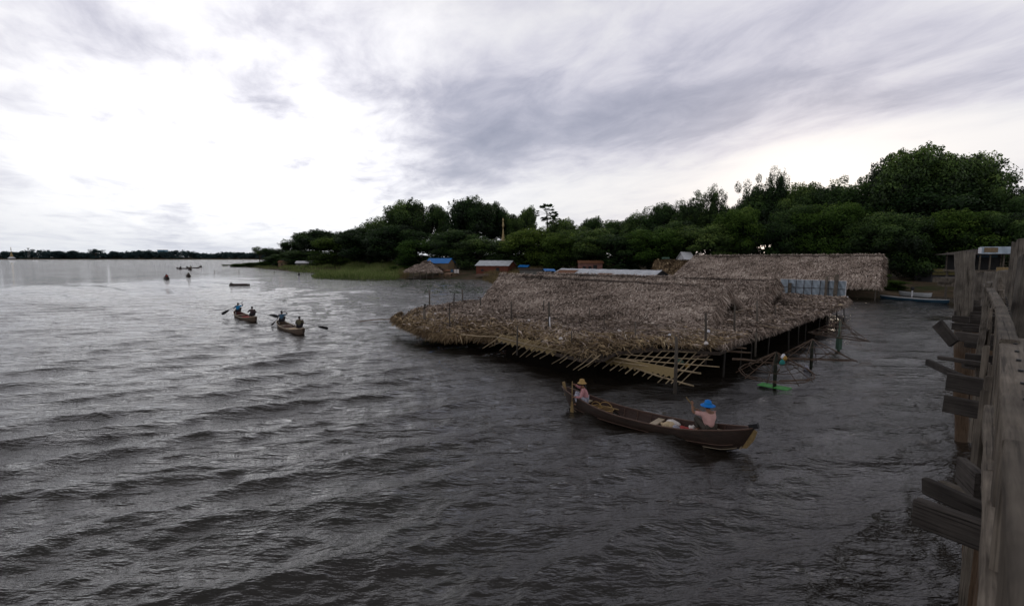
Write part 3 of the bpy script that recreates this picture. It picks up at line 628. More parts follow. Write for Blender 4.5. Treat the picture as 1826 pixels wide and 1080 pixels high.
# ------------------------------------------------------------------ pagodas and distant buildings
def pagoda(loc,h,name,label,base_mat='white_wall',w=.30,spire=.62):
    r=empty(name,loc,.3,label,'pagoda')
    mb=MB()
    for i in range(4): s=w*h*2*(1-.16*i); mb.box((0,0,h*.04*(i+.5)),(s,s,h*.04-.002))
    mb.build('terrace',MAT[base_mat],r)
    mb=MB(); z=.16; pr=[(w*.62,z),(w*.6,z+.02),(w*.52,z+.03),(w*.47,z+.09),(w*.38,z+.17),(w*.25,z+.25),(w*.2,z+.28)]
    mb.lathe([(a*h,b*h) for a,b in pr],n=20); mb.build('bell',MAT['gold'],r,True)
    mb=MB(); pr=[]; z=.44
    for i in range(9): rr=w*.2*(1-i/10.5); pr+=[(rr,z),(rr*1.06,z+.012),(rr*.9,z+.026)]; z+=.03
    pr+=[(.022,z),(.03,z+.05),(.02,z+.12),(.008,z+.2)]; mb.lathe([(a*h,b*h) for a,b in pr],n=14); mb.build('spire',MAT['gold'],r,True)
    mb=MB(); mb.lathe([(.0*h,.0),(.03*h,.0),(.022*h,.04*h),(.003*h,.07*h),(.002*h,.1*h)],(0,0,.9*h),10); mb.build('finial',MAT['gold'],r)
    return r
p=atd(897,387,146); z0=p.z-10.5; r=pagoda((p.x,p.y,z0),10.5,'pagoda','slender gold pagoda spire rising out of the dark trees',w=.17)
zg=gz(p.x,p.y); MB().lathe([(2.2,zg-z0-1),(2.0,0.0),(0,.02)],n=12).build('plinth',MAT['white_wall'],r)
p=atd(19,440,1060); pagoda((p.x,p.y,2),p.z-2,'pagoda','distant gold pagoda with white base on the far shore, at the left edge',w=.2)
p=atd(290,446,1160); r=empty('block_building',(p.x,p.y,2),0,'small flat topped blue block building behind the distant wood','building')
MB().box((0,0,(p.z-2)/2),(17,12,p.z-2)).build('wall',MAT['blue_block'],r); MB().box((0,0,p.z-2+.5),(18,13,1)).build('roof',MAT['white_wall'],r)
for i in range(4): MB().box((-6.3+4.2*i,-6.06,(p.z-2)-3.5),(2.4,.12,2)).build('window',MAT['dark_wall'],r)
p=atd(50,442,1080); r=empty('lattice_mast',(p.x,p.y,2),0,'thin lattice mast above the distant wood, right of the far pagoda','mast')
mb=MB(); hh=p.z-2
for sx_ in(-1,1):
    for sy_ in(-1,1): mb.tube([(sx_*1.4,sy_*1.4,0),(sx_*.5,sy_*.5,hh)],.22,4)
for k in range(9): a=1.4-.9*k/9; z=hh*k/9; mb.tube([(-a,-a,z),(a*.9,a*.9,z+hh/9)],.14,4); mb.tube([(a,-a,z),(-a*.9,a*.9,z+hh/9)],.14,4)
mb.build('tower_frame',MAT['grey_wall'],r); MB().box((0,0,hh-1),(3.2,3.2,1.2)).build('platform',MAT['grey_wall'],r)
# ------------------------------------------------------------------ thatch
def strips(pos,dirs,nrm,length,width,tone,lift=.12,droop=.1,g=rng):
    n=len(pos); d=dirs/np.linalg.norm(dirs,axis=1)[:,None]; s=np.cross(d,nrm); s/=np.linalg.norm(s,axis=1)[:,None]+1e-9
    L=length[:,None]; W=width[:,None]; lf=(g.uniform(.2,1,n)*lift)[:,None]
    a=pos-d*L*.5; m=pos+nrm*lf*L; e=pos+d*L*.5+nrm*lf*L*.6; e[:,2]-=droop*length*g.uniform(0,1,n)
    tw=nrm*(g.normal(0,.35,n)[:,None])*W
    V=np.stack([a-s*W*.35,a+s*W*.35,m+s*W*.5+tw,m-s*W*.5-tw,e+s*W*.12,e-s*W*.12],1).reshape(-1,3)
    b=np.arange(n)[:,None]*6; Fq=np.concatenate([b+np.array([0,1,2,3]),b+np.array([3,2,4,5])])
    return V,Fq,np.repeat(np.clip(tone,0,1),6)
def quad_strips(A,B,C,D,n,seed,ln=.55,wd=.055,jit=.45,lift=.18,tb=.5,edge_rough=.15):
    """scatter on quad A(top-left) B(top-right) C(bottom-right) D(bottom-left); strips run downslope"""
    g=np.random.default_rng(seed); A,B,C,D=[np.array(p) for p in (A,B,C,D)]
    u=g.uniform(0,1,n)[:,None]; v=g.uniform(0,1,n)[:,None]
    P=(A*(1-u)+B*u)*(1-v)+(D*(1-u)+C*u)*v
    dn=((D*(1-u)+C*u)-(A*(1-u)+B*u)); dn/=np.linalg.norm(dn,axis=1)[:,None]
    nr=np.cross(B-A,D-A); nr=nr/np.linalg.norm(nr); nr=nr if nr[2]>0 else -nr; nr=np.tile(nr,(n,1))
    side=np.cross(nr,dn); P=P+nr*(.07*np.sin(P[:,0:1]*1.9+P[:,1:2])*np.cos(P[:,1:2]*2.3)+g.uniform(0,.06,(n,1)))
    d=dn+side*g.normal(0,jit,(n,1)); L=ln*g.uniform(.5,1.4,n); W=wd*g.uniform(.5,1.5,n)
    # courses: bands slightly darker at each lap
    t=tb+g.normal(0,.2,n)-.2*(np.modf(v[:,0]*6+.35*np.sin(u[:,0]*23)+.2*np.sin(u[:,0]*71))[0]<.15)+.10*np.sin(u[:,0]*17+3*v[:,0])*np.sin(v[:,0]*9+u[:,0]*5)
    return strips(P,d,nr,L,W,t,lift,.1,g)
def join_np(parts):
    Vs=[];Fs=[];Ts=[];o=0
    for V,Fq,t in parts: Vs.append(V);Fs.append(Fq+o);Ts.append(t);o+=len(V)
    return np.concatenate(Vs),np.concatenate(Fs),np.concatenate(Ts)
def fringe(A,B,out,n,seed,ln=.8,wd=.06,spread=.35,tb=.5,om=.7):
    g=np.random.default_rng(seed); A,B=np.array(A),np.array(B); u=g.uniform(0,1,n)[:,None]; P=A*(1-u)+B*u+g.normal(0,.05,(n,3))
    d=np.array([0,0,-1.0])+np.array(out)*g.uniform(-.1,om,(n,1))+g.normal(0,spread,(n,3))*[1,1,.4]; L=ln*g.uniform(.4,1.3,n)
    d/=np.linalg.norm(d,axis=1)[:,None]; P=P+d*L[:,None]*.4; nr=np.tile(np.array(out)/np.linalg.norm(out),(n,1))
    return strips(P,d,nr,L,wd*g.uniform(.5,1.4,n),tb+g.normal(0,.2,n),.06,.05,g)
def V3(p): return np.array(tuple(p),float)
def roof_thing(name,label,rL,rR,eL,eR,n,seed,mat='thatch',ln=.55,wd=.055,hip=0.0,posts=6,floor=0.0,ridge_ext=.2,fr=1500,group='long thatched roofs',gable_open=True,tb=.5,pole=True):
    """rL,rR ridge ends, eL,eR front eave ends (world)"""
    rL,rR,eL,eR=map(Vector,(rL,rR,eL,eR)); ax=(rR-rL); ax.z=0; ax.normalize(); nh=Vector((ax.y,-ax.x,0)); 
    if nh.dot((eL+eR)/2-(rL+rR)/2)<0: nh=-nh
    halfw=((eL+eR)/2-(rL+rR)/2).dot(nh)
    bL=eL-nh*2*halfw; bR=eR-nh*2*halfw
    c=(eL+eR+bL+bR)/4; root=empty(name,(c.x,c.y,floor),0,label,'thatched roof',group); o=np.array([c.x,c.y,floor])
    parts=[quad_strips(rL,rR,eR,eL,n,seed,ln,wd,tb=tb),quad_strips(rL,rR,bR,bL,n//3,seed+1,ln*1.2,wd*1.4,tb=tb)]
    if hip: parts.append(quad_strips(rL,rL+Vector((.01,.01,0)),eL,bL,n//3,seed+2,ln,wd,tb=tb))
    # ridge cap: strips lying across the ridge
    g=np.random.default_rng(seed+3); m=n//14; u=g.uniform(0,1,m)[:,None]; P=V3(rL)*(1-u)+V3(rR)*u+[0,0,.05]; P+=g.normal(0,.05,(m,3)); sgn=np.where(g.uniform(0,1,m)<.75,1,-1)[:,None]
    dd=np.array(nh)*sgn+np.array([0,0,-.35])+g.normal(0,.35,(m,3)); parts.append(strips(P,dd,np.tile([0,0,1.0],(m,1)),ln*1.1*g.uniform(.5,1.3,m),wd*g.uniform(.6,1.4,m),tb+.12+g.normal(0,.2,m),.15,.2,g))
    outR=tuple(ax); parts.append(fringe(rR,eR,outR,fr,seed+4,.75,wd,.25,tb)); parts.append(fringe(rR,bR,outR,fr,seed+5,.75,wd,.25,tb-.08))
    parts.append(fringe(eL,eR,tuple(nh),fr,seed+6,.45,wd,.3,tb))
    if not hip: parts.append(fringe(rL,eL,tuple(-ax),fr//2,seed+7,.6,wd,.25,tb))
    V,Fq,t=join_np(parts); link('thatch_roof',np_mesh('thatch_roof',V-o,Fq,t),MAT[mat],root)
    mb=MB(); dn=Vector((0,0,-.09)); q=lambda v:(v+dn)-Vector(o)
    mb.quad(q(rL),q(rR),q(eR),q(eL)); mb.quad(q(rL),q(bL),q(bR),q(rR))
    if hip: mb.add([q(rL),q(eL),q(bL)],[(0,1,2)])
    mb.build('roof_underlayer',MAT['thatch_base'],root)
    if pole:
        mb=MB(); s_=nh*.35+Vector((0,0,-.02)); mb.tube([rL+s_-Vector(o),(rL+rR)/2+s_+Vector((0,0,.06))-Vector(o),rR+s_-Vector(o)],.035,6); mb.build('ridge_pole',MAT['frame_dark'],root)
    for i in range(posts):
        for a,b,ww in ((eL,eR,.25),(bL,bR,.25)):
            t=(i+.5)/posts if i<posts-1 else .985; p_=a+(b-a)*t-(nh if a is eL else -nh)*ww-Vector(o); mb=MB(); mb.tube([(p_.x,p_.y,-.6),(p_.x,p_.y,max(a.z,b.z)-floor+.1)],.06,6); mb.build('post',MAT['pole'],root)
    mb=MB(); gR=rR-ax*.3-Vector(o); mb.tube([(gR.x,gR.y,-.4),(gR.x,gR.y,rR.z-floor-.1)],.07,6); mb.build('gable_post',MAT['pole'],root)
    return root,(bL,bR)
# roof 1 (on the platform), roof 2, roof 3 (big, far), roof 4 (small, behind)
roof1=roof_thing('thatched_hall','low thatched hall roof on the leaf covered platform, nearest of the long roofs',
    atd(893,491,43),atd(1296,512,32.5),at(848,550,1.55),at(1262,585,1.5),62000,21,hip=1,posts=0,floor=1.4,fr=2200,ln=.42,wd=.034,tb=.54)
roof2=roof_thing('thatched_hall','second thatched hall roof, behind the nearest one, drooping fringe at its right gable',
    atd(960,488,56),atd(1388,500,41.5),atd(950,520,50),atd(1350,548,37),26000,31,hip=1,posts=0,floor=1.4,fr=2600,ln=.45,wd=.042,tb=.52)
r3L=atd(1238,457.5,82); r3R=atd(1576,456,66); ax=(r3R-r3L).normalized(); nh=Vector((ax.y,-ax.x,0)).normalized()
if nh.y>0: nh=-nh
roof3=roof_thing('thatched_hall','largest thatched hall roof with posts under its right gable, behind the silver panel',
    r3L,r3R,r3L+nh*6.3+Vector((-1.5,1.5,-3.9)),r3R+nh*6.3+Vector((0,0,-3.9)),48000,41,posts=9,floor=0.0,fr=2600,ln=.6,wd=.062,tb=.56)
roof_thing('thatched_hall','small browner thatched roof between the corrugated roof and the largest thatched hall',
    atd(1168,466,94),atd(1240,466,86),atd(1158,494,90),atd(1240,496,82),6000,51,posts=3,floor=.5,fr=500,ln=.8,wd=.1,mat='thatch_gold',tb=.33,pole=False)
# ------------------------------------------------------------------ platform
PH=1.6
edge_px=[(716,556),(742,548),(800,541),(862,534)]
back=[Vector((-2.5,50,0)),Vector((1,58,0)),Vector((14,55,0))]
right_px=[(1392,524),(1508,529),(1519,538),(1484,553),(1442,566),(1400,582),(1362,594),(1325,604),(1284,617)]
front_h=[(1220,614,1.55),(1160,617,1.5),(1100,622,1.42),(1078,632,1.3),(1040,634,1.25),(990,621,1.2),(940,610,1.15),(885,600,1.1),(835,595,.95),(800,599,.8),(770,596,.8),(742,588,.85),(716,577,.95),(700,566,1.05)]
front_px=[(x,y) for x,y,_ in front_h]
FW=[at(x,y,h) for x,y,h in [(1284,617,1.45)]+front_h]
poly=[tuple(at(x,y,PH).to_2d()) for x,y in edge_px]+[tuple(b.to_2d()) for b in back]+[tuple(at(x,y,PH).to_2d()) for x,y in right_px]+[tuple(p.to_2d()) for p in FW[1:]]
PO=Vector((8,36,0))
plat=empty('thatched_platform',PO,0,'large lake platform covered with dry palm leaves, bamboo lattice along its front','platform')
def platform():
    g=np.random.default_rng(77); P=np.array(poly); lo,hi=P.min(0),P.max(0)
    front=np.array([tuple(p) for p in FW])
    def dfront(Q):
        d=np.full(len(Q),1e9); he=np.full(len(Q),PH)
        for a,b in zip(front[:-1],front[1:]):
            e=b[:2]-a[:2]; w=Q-a[:2]; t=np.clip((w@e)/(e@e),0,1); dd=np.linalg.norm(w-t[:,None]*e,axis=1); nn=dd<d; d[nn]=dd[nn]; he[nn]=(a[2]+(b[2]-a[2])*t)[nn]
        return d,he
    def hfun(Q):
        d_,he=dfront(Q); return he+(PH-he)*(1-np.exp(-d_/1.7))+.07*np.sin(Q[:,0]*.8+1)*np.cos(Q[:,1]*.7)+.06*np.sin(Q[:,0]*2.1)*np.sin(Q[:,1]*1.7+2)
    # base slab
    n=1; base=MB(); hz_=hfun(np.array(poly)); top=[(x-PO.x,y-PO.y,z-.14) for (x,y),z in zip(poly,hz_)]; bot=[(x-PO.x,y-PO.y,z-.30) for (x,y),z in zip(poly,hz_)]; k=len(poly)
    
    gx=np.arange(lo[0],hi[0],.8); gy=np.arange(lo[1],hi[1],.8); GX,GY=np.meshgrid(gx,gy,indexing='ij'); GQ=np.stack([GX.ravel(),GY.ravel()],-1); gs=sdist(GQ,poly); GZ=hfun(GQ)-.10; ny=len(gy)
    base.v+= [Vector((q[0]-PO.x,q[1]-PO.y,z)) for q,z in zip(GQ,GZ)]
    for i in range(len(gx)-1):
        for j in range(ny-1):
            a_=i*ny+j; q_=(a_,a_+ny,a_+ny+1,a_+1)
            if all(gs[t_]>-.15 for t_ in q_): base.f.append(q_)
    base.add(top+bot,[tuple(range(2*k-1,k-1,-1))]+[(i,(i+1)%k,k+(i+1)%k,k+i) for i in range(k)]); base.build('platform_base',MAT['thatch_base'],plat)
    N_=150000; Q=g.uniform(lo,hi,(N_*4,2)); s=sdist(Q,poly); keep=s>.02; Q=Q[keep]; s=s[keep]
    dist=np.linalg.norm(Q,axis=1); pr=np.clip(1.25*(30/dist)**1.1,.3,1); kk=np.nonzero(g.uniform(0,1,len(Q))<pr)[0][:N_]; keep2=kk; Q=Q[kk]; s=s[kk]; m=len(Q)
    df,_h=dfront(Q); mess=np.clip(1-df/4.5,0,1); lay=np.array([.45,-.9]); lay/=np.linalg.norm(lay)
    a0=math.atan2(lay[1],lay[0]); a=a0+g.normal(0,.75,m)+1.1*np.sin(Q[:,0]*.7)*np.cos(Q[:,1]*.6)*.6
    bump=.13*mess*np.abs(np.sin(Q[:,0]*1.3+Q[:,1]*.4))*np.clip(s/.5,0.3,1)
    z=hfun(Q)+bump+g.uniform(-.06,.07,m)
    pos=np.column_stack([Q,z]); d=np.column_stack([np.cos(a),np.sin(a),g.normal(-.02,.16+.12*mess,m)])
    nr=np.column_stack([g.normal(0,.12,m),g.normal(0,.12,m),np.ones(m)]); nr/=np.linalg.norm(nr,axis=1)[:,None]
    ln=g.uniform(.16,.48,m)*(1+.5*mess); wd=g.uniform(.014,.05,m)*(1+.25*mess)*np.clip(dist[keep2]/30,.8,1.4)
    patch=.10*np.sin(Q[:,0]*.9+2*np.sin(Q[:,1]*.5))*np.sin(Q[:,1]*1.1)
    t=.44+patch+g.normal(0,.2,m)+.13*mess
    gold=(g.uniform(0,1,m)<np.clip(1.0-df/4.0,0.05,.85))
    for mk,nm,mt in ((~gold,'leaf_cover','thatch'),(gold,'golden_leaf_cover','thatch_gold')):
        V,Fq,tt=strips(pos[mk],d[mk],nr[mk],ln[mk],wd[mk],t[mk],.16,.25,g)
        parts=[(V,Fq,tt)]
        if nm=='golden_leaf_cover':
            fr_pts=[at(716,556,1.2)]+[p+Vector((0,0,.02)) for p in FW[::-1]]
            for i in range(len(fr_pts)-1):
                A,B=fr_pts[i],fr_pts[i+1]; L_=(B-A).length; o_=Vector(((B-A).y,-(B-A).x,0)).normalized()
                if o_.y>0: o_=-o_
                heavy = 1.0 if i<7 else .10
                parts.append(fringe(A,B,tuple(o_),int(240*L_*heavy),100+i,.50 if heavy==1 else .28,.028,.75,.42,.35))
        else:
            rp=[at(x,y,PH+.02) for x,y in right_px[1:]]
            for i in range(len(rp)-1):
                A,B=rp[i],rp[i+1]; parts.append(fringe(A,B,(.7,-.7,0),int(70*(B-A).length),140+i,.27,.03,.5,.42,.3))
        V,Fq,tt=join_np(parts); link(nm,np_mesh(nm,V-np.array(tuple(PO)),Fq,tt),MAT[mt],plat)
platform()
def lp(v): return Vector(v)-PO
def pole_at(px,ytop,ybot,r=.05,mat='pole',zb=.6):
    b=at(px,ybot,PH); t=atd(px+random.uniform(-1.2,1.2),ytop,b.y); mb=MB(); m_=(b+t)/2+Vector((random.uniform(-.03,.03),0,0)); mb.tube([lp(Vector((b.x,b.y,zb))),lp(m_),lp(t)],[r*1.1,r,r*.85],7); mb.build('pole',MAT[mat],plat,True)
for px,a,b,r in ((757,542,563,.09),(766,516,541,.06),(802,540,571,.05),(810,523,545,.06),(824,516,537,.06),(856,530,548,.06),(868,525,541,.06),(912,538,567,.05),(922,581,598,.04),(970,536,557,.05),(978,538,583,.065),(1132,573,604,.04),(1205,600,653,.06),(1259,558,611,.055),(1311,545,589,.05),(1351,536,575,.06),(1383,547,563,.04),(1077,560,578,.035),(1050,548,566,.04),(1348,586,600,.05),(1020,590,603,.03)):
    pole_at(px,a,b,r)
pole_at(981,565,584,.035,'white_plastic',zb=PH)
# near-black sheets added behind the posts to deepen the shade under the platform
def shade_sheet(pts,h):
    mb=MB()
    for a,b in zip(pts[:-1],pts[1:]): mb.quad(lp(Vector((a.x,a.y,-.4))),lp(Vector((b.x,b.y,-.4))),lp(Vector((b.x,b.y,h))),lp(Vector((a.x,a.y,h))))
    mb.build('added_shade_sheet',MAT['shade_sheet'],plat)
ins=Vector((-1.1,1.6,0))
shade_sheet([at(x,y,PH)+ins for x,y in right_px[2:]]+[at(1180,617,PH)+Vector((-.3,2.0,0)),at(1080,628,PH)+Vector((0,2.2,0)),at(985,616,PH)+Vector((.2,2.2,0)),at(880,597,PH)+Vector((.6,2.2,0))],PH-.25)
# support posts under the right side
g=random.Random(4)
for px,y in ((1330,603),(1348,598),(1379,588),(1412,577),(1430,570),(1443,565),(1468,558),(1482,552),(1497,546),(1510,540),(1300,611)):
    p=at(px,y,PH); p=p+Vector((-.12,.12,0)); mb=MB(); x2=g.uniform(-.12,.12); mb.tube([lp(Vector((p.x+x2,p.y,-1))),lp(Vector((p.x,p.y,PH-.05)))],g.uniform(.03,.06),7); mb.build('support_post',MAT['dark_post'],plat,True)
# lattice rods
def rod(p0,p1,r,mat='bamboo',nm='lattice_rod'):
    mb=MB(); m_=(p0+p1)/2+Vector((g.uniform(-.04,.04),g.uniform(-.04,.04),g.uniform(-.05,.02))); mb.tube([lp(p0),lp(m_),lp(p1)],[r,r*.95,r*.8],6); mb.build(nm,MAT[mat],plat,True)
def lerp(a,b,t): return (a[0]+(b[0]-a[0])*t,a[1]+(b[1]-a[1])*t)
n=13
for i in range(n):
    t=i/(n-1); u=lerp((1084,626),(1280,619),t); l=lerp((1046,652),(1212,688),t); j=g.uniform(-3,3)
    rod(at(u[0]+4,u[1]-2,1.36),at(l[0]+j,l[1]+g.uniform(-3,3),.52),g.uniform(.024,.034))
for (a,b,h0,h1) in (((1080,622),(1262,629),1.30,1.22),((1082,629),(1271,641),1.18,1.10),((1085,637),(1283,654),1.02,.95),((1090,643),(1250,665),.92,.82)):
    rod(at(*a,h0),at(*b,h1),.028)
rod(at(1130,655,.72),at(1237,688,.55),.04); rod(at(1080,634,1.06),at(1250,666,.78),.042)
for i in range(17):
    t=i/16; u=lerp((866,594),(1065,636),t); dx=lerp((-26,0),(-34,0),t)[0]
    if i in (1,5,11): continue
    rod(at(u[0]+6,u[1]-4,1.38),at(u[0]+dx+g.uniform(-6,4),u[1]+17+6*t+g.uniform(-3,5),.62),g.uniform(.016,.024))
for a,b,h in (((884,600),(1000,626),1.2),((822,596),(884,600),1.2),((1000,626),(1068,640),1.15)): rod(at(*a,h),at(*b,h),.035)
# split bamboo fascia boards
def fascia(pxs,h,dep,nm,teeth=14):
    mb=MB(); pts=[at(x,y,h) for x,y in pxs]; A,B=pts; k=teeth
    for i in range(k):
        a=A+(B-A)*(i/k); b=A+(B-A)*((i+1)/k); d1=dep*(.7+.3*g.random()); m_=(a+b)/2
        up=Vector((.10,.14,.16))
        mb.add([lp(a+up),lp(b+up),lp(b-Vector((.02,.05,dep*.45))),lp(m_-Vector((.05,.1,d1))),lp(a-Vector((.02,.05,dep*.45)))],[(0,1,2,3,4)])
    mb.build(nm,MAT['bamboo_gold'],plat)
fascia([(888,601),(992,624)],1.12,.34,'fascia_mat',12); fascia([(1079,640),(1204,666)],.82,.24,'fascia_mat',14)
rod(at(1098,618,1.46),at(1140,606,1.62),.02)
for _ in range(26):   # loose sticks lying on the leaves
    x=g.uniform(760,1460); y=g.uniform(560,612); q=at(x,y,PH+.12)
    if sdist(np.array([[q.x,q.y]]),poly)[0]<.8: continue
    a=g.uniform(0,6.28); rod(q,q+Vector((math.cos(a),math.sin(a),.03))*g.uniform(.8,2.0),.018,'bamboo','loose_stick')
# right edge joists
for px,y,dx in ((1284,618,34),(1296,626,30),(1306,640,26),(1262,633,-20)):
    a=at(px,y,1.2); rod(a,a+Vector((dx*.035,-.15,-.05)),.05,'bamboo_dark','joist')
# litter on the platform
def litter(px,py,h,s,mat,label,nm='plastic_bag'):
    p=at(px,py,h); gg=random.Random(int(px)); mb=MB(); pr=[(0,-.5),(.5,-.42),(.62,-.05),(.4,.28),(.12,.42),(.2,.55),(.0,.56)]
    mb.lathe([(a*s*gg.uniform(.8,1.2),b*s*.8+s*.35) for a,b in pr],n=9,sx=1.3,sy=.8); me=mb.mesh(nm,True)
    for v in me.vertices: v.co+=Vector((gg.uniform(-1,1),gg.uniform(-1,1),gg.uniform(-1,1)))*s*.12
    o=link(nm,me,MAT[mat]); o.location=p; o.rotation_euler=(0,0,gg.uniform(0,6)); tag(o,label,'plastic bag' if nm=='plastic_bag' else 'litter','litter caught on the platform')
litter(1263,592,PH+.1,.16,'white_plastic','white plastic bag on the leaves beside the tall pole near the right corner')
litter(1259,614,PH+.1,.18,'white_cloth','white crumpled bag at the top of the bamboo lattice, right end')
litter(1279,624,1.3,.2,'grey_cloth','grey white bag hanging at the corner where lattice and right edge meet')
litter(1194,598,PH+.1,.12,'white_plastic','small white scrap on the leaves above the middle of the lattice')
litter(1104,591,PH+.1,.14,'white_cloth','white scrap on the leaves above the left end of the lattice')
litter(1123,628,1.2,.2,'white_cloth','pale bag stuck among the lattice rods, left end')
litter(1212,648,.75,.26,'green_dull','dull green bundle beneath the lattice beside the pole')
litter(1226,655,.7,.22,'yellow','yellow bag hanging below the lattice near its right end')
litter(1000,605,PH+.1,.15,'white_cloth','white bag in the golden leaves above the split bamboo edge')
litter(943,572,PH+.1,.13,'white_cloth','small white scrap in the middle of the platform left of the white stake')
litter(776,560,PH+.1,.14,'white_cloth','white scrap near the left tip of the platform')
# silver panel fence
def panel():
    A=at(1392,523,1.55); B=at(1508,529,1.55); ln=(B-A).length; rz=math.atan2(B.y-A.y,B.x-A.x); h=1.62
    r=empty('silver_panel',(A.x,A.y,1.45),rz,'long silver sheeting panel with dark battens at the far end of the platform','panel')
    k=60; V=[];Fs=[]
    for i in range(k+1):
        for j in range(9): V.append((ln*i/k,.05*math.sin(i*.9+j*.6)*math.cos(i*.37+j),.05+h*j/8))
    for i in range(k):
        for j in range(8): a=i*9+j; Fs.append((a,a+9,a+10,a+1))
    link('sheeting',np_mesh('sheeting',V,Fs,smooth=True),MAT['silver'],r)
    for i in range(9):
        x=ln*i/8; MB().box((x,-.10,h/2+.04),(.05,.04,h)).build('batten',MAT['frame_dark' if 0<i<8 else 'white_wall'],r)
    for z in (.06,h*.52,h+.04): MB().box((ln/2,-.14,z),(ln,.03,.045)).build('rail',MAT['white_wall' if z>h else 'frame_dark'],r)
    for x,hh,rr in ((ln*.72,2.3,.12),(ln*.86,2.5,.16),(ln*.16,1.5,.14)): plank('post',(x,-.32,-.3),(x+.05,-.3,hh-.2),rr*2,rr*1.4,MAT['wood'],r)
panel()
p=at(1512,533,1.5); mb=MB(); mb.add([p+Vector(v) for v in ((-1.2,-.1,-.1),(.2,.3,.25),(.1,-.2,-.55),(-.9,-.5,-.35))],[(0,1,2,3)]); tag(mb.build('white_sheet',MAT['white_plastic']),'white plastic sheet hanging over the far right corner of the platform','sheet')
# ------------------------------------------------------------------ corrugated roof building
def gable_house(name,label,base,rz,L,W,h,rh,wall,roof,cat='house',over=.35,group=None,corr=True,door=True,stilt=0.0,windows=2):
    r=empty(name,base,rz,label,cat,group)
    mb=MB(); z0=stilt; mb.add([(-L/2,-W/2,z0),(L/2,-W/2,z0),(L/2,W/2,z0),(-L/2,W/2,z0),(-L/2,-W/2,h),(L/2,-W/2,h),(L/2,W/2,h),(-L/2,W/2,h),(-L/2,0,h+rh),(L/2,0,h+rh)],
        [(0,1,5,4),(1,2,6,9,5),(2,3,7,6),(3,0,4,8,7),(0,3,2,1)]); mb.build('wall',MAT[wall],r)
    rf=None
    for s in (-1,1):
        V=[];Fs=[]; k=int(L*5)
        for i in range(k+1):
            x=-(L/2+over)+(L+2*over)*i/k; dz=.03*(i%2) if corr else 0
            for j,(yy,zz) in enumerate(((0,h+rh+.08),(s*(W/2+over),h-rh*over/(W/2)+.08))): V.append((x,yy,zz+dz+.02*math.sin(i*.7)))
        for i in range(k): a=i*2; Fs.append((a,a+2,a+3,a+1))
        rf=link('roof',np_mesh('roof',V,Fs),MAT[roof],r)
    if door: MB().box((L*.18,-W/2-.02,z0+(h-z0)*.42),(.9,.05,(h-z0)*.82)).build('door',MAT['dark_wall'],r)
    for i in range(windows): MB().box((-L*.3+i*L*.25-(.0),-W/2-.02,z0+(h-z0)*.6),(.7,.05,.6)).build('window',MAT['dark_wall'],r)
    if stilt:
        for i in range(4):
            for s in(-1,1): MB().tube([(-L/2+L*i/3,s*W/2*.95,-1),(-L/2+L*i/3,s*W/2*.95,stilt)],.08,6).build('stilt',MAT['pole'],r)
    return r
pL=atd(1000,480,80); pR=atd(1185,480,68); c=(pL+pR)/2; rz=math.atan2(pR.y-pL.y,pR.x-pL.x); ridge=c.z
r=gable_house('tin_roofed_house','long low house with pale corrugated roof and rusty patches behind the thatched roofs',(c.x,c.y+.5,1.0),rz,(pR-pL).length-1,7.5,ridge-1-1.3,1.2,'dark_wall','tin',windows=0)
Lh=(pR-pL).length-1
for x0,x1,v0,v1 in ((Lh*-.02,Lh*.12,.45,1.0),(Lh*.17,Lh*.40,.55,1.02),(-Lh*.5,-Lh*.28,.2,.95)):
    mb=MB(); hh=ridge-1-1.3
    f=lambda x,v:(x,-v*4.1,hh+1.2-1.2*v*4.1/3.75+.15)
    mb.quad(f(x0,v0),f(x1,v0),f(x1,v1),f(x0,v1)); mb.build('rusty_sheet',MAT['tin_rust'],r)
# houses on shore left to right
def on(px,py,h=0): p=at(px,py,h); return p
def house_at(px,ybase,ztop_y,wpx,name,label,wall,roof,rz=0.1,W=4,rh=.8,D=None,**k):
    D=D or at(px,ybase).y; p=atd(px,ybase,D); t=atd(px,ztop_y,D).z; L=wpx*D/F; z=gz(p.x,p.y)
    return gable_house(name,label,(p.x,p.y,min(z,p.z)),rz,L,W,t-min(z,p.z)-rh,rh,wall,roof,**k)
house_at(515,477,464.5,30,'shack','low brown shack on the wooded point, left of the white roofed hut','bamboo_wall','tin_rust',D=228,rz=.05,windows=1)
house_at(546,478,465.5,30,'hut','small hut with shallow white metal roof behind the reeds','grey_wall','white_wall',D=210,rz=.12,windows=1)
house_at(580,478,469.5,26,'shack','low brown shack right of the white roofed hut','grey_wall','tin_rust',D=214,rz=.0,windows=0)
house_at(786,492,461,40,'stilt_house','pale bamboo walled stilt house with bright blue roof','bamboo_wall','blue_tin',D=134,rz=-.25,W=5,stilt=1.6,rh=1.2,windows=1,door=False)
house_at(800,494,481,32,'lean_to','dark open lean to shelter below the blue roofed house','bamboo_wall','tin_rust',D=129,rz=-.2,W=2,rh=.3,windows=1)
house_at(885,494,465,60,'red_house','red brown walled house with shallow grey metal roof behind the dry reeds','red_wall','tin',D=128,rz=-.35,W=6,rh=1.2,windows=1)
house_at(905,488,460.5,20,'white_roofed_house','little white roof peeking over the red walled house','dark_wall','white_wall',D=150,rz=-.3,W=5,rh=1.5,windows=0)
house_at(935,490,473,14,'blue_shelter','bright blue tarpaulin shelter beside the red walled house','dark_wall','blue_tin',D=125,rz=-.3,W=2.5,rh=.4,windows=0)
house_at(978,492,480,14,'blue_shelter','small blue roofed shelter at the left end of the corrugated roof','dark_wall','blue_tin',D=96,rz=.2,W=2.0,rh=.3,windows=0)
house_at(952,494,479,52,'fence','grey brown woven fence behind the dry reeds','grey_wall','thatch_base',D=112,rz=-.2,W=.5,rh=.15,windows=0,door=False,cat='fence',corr=False)
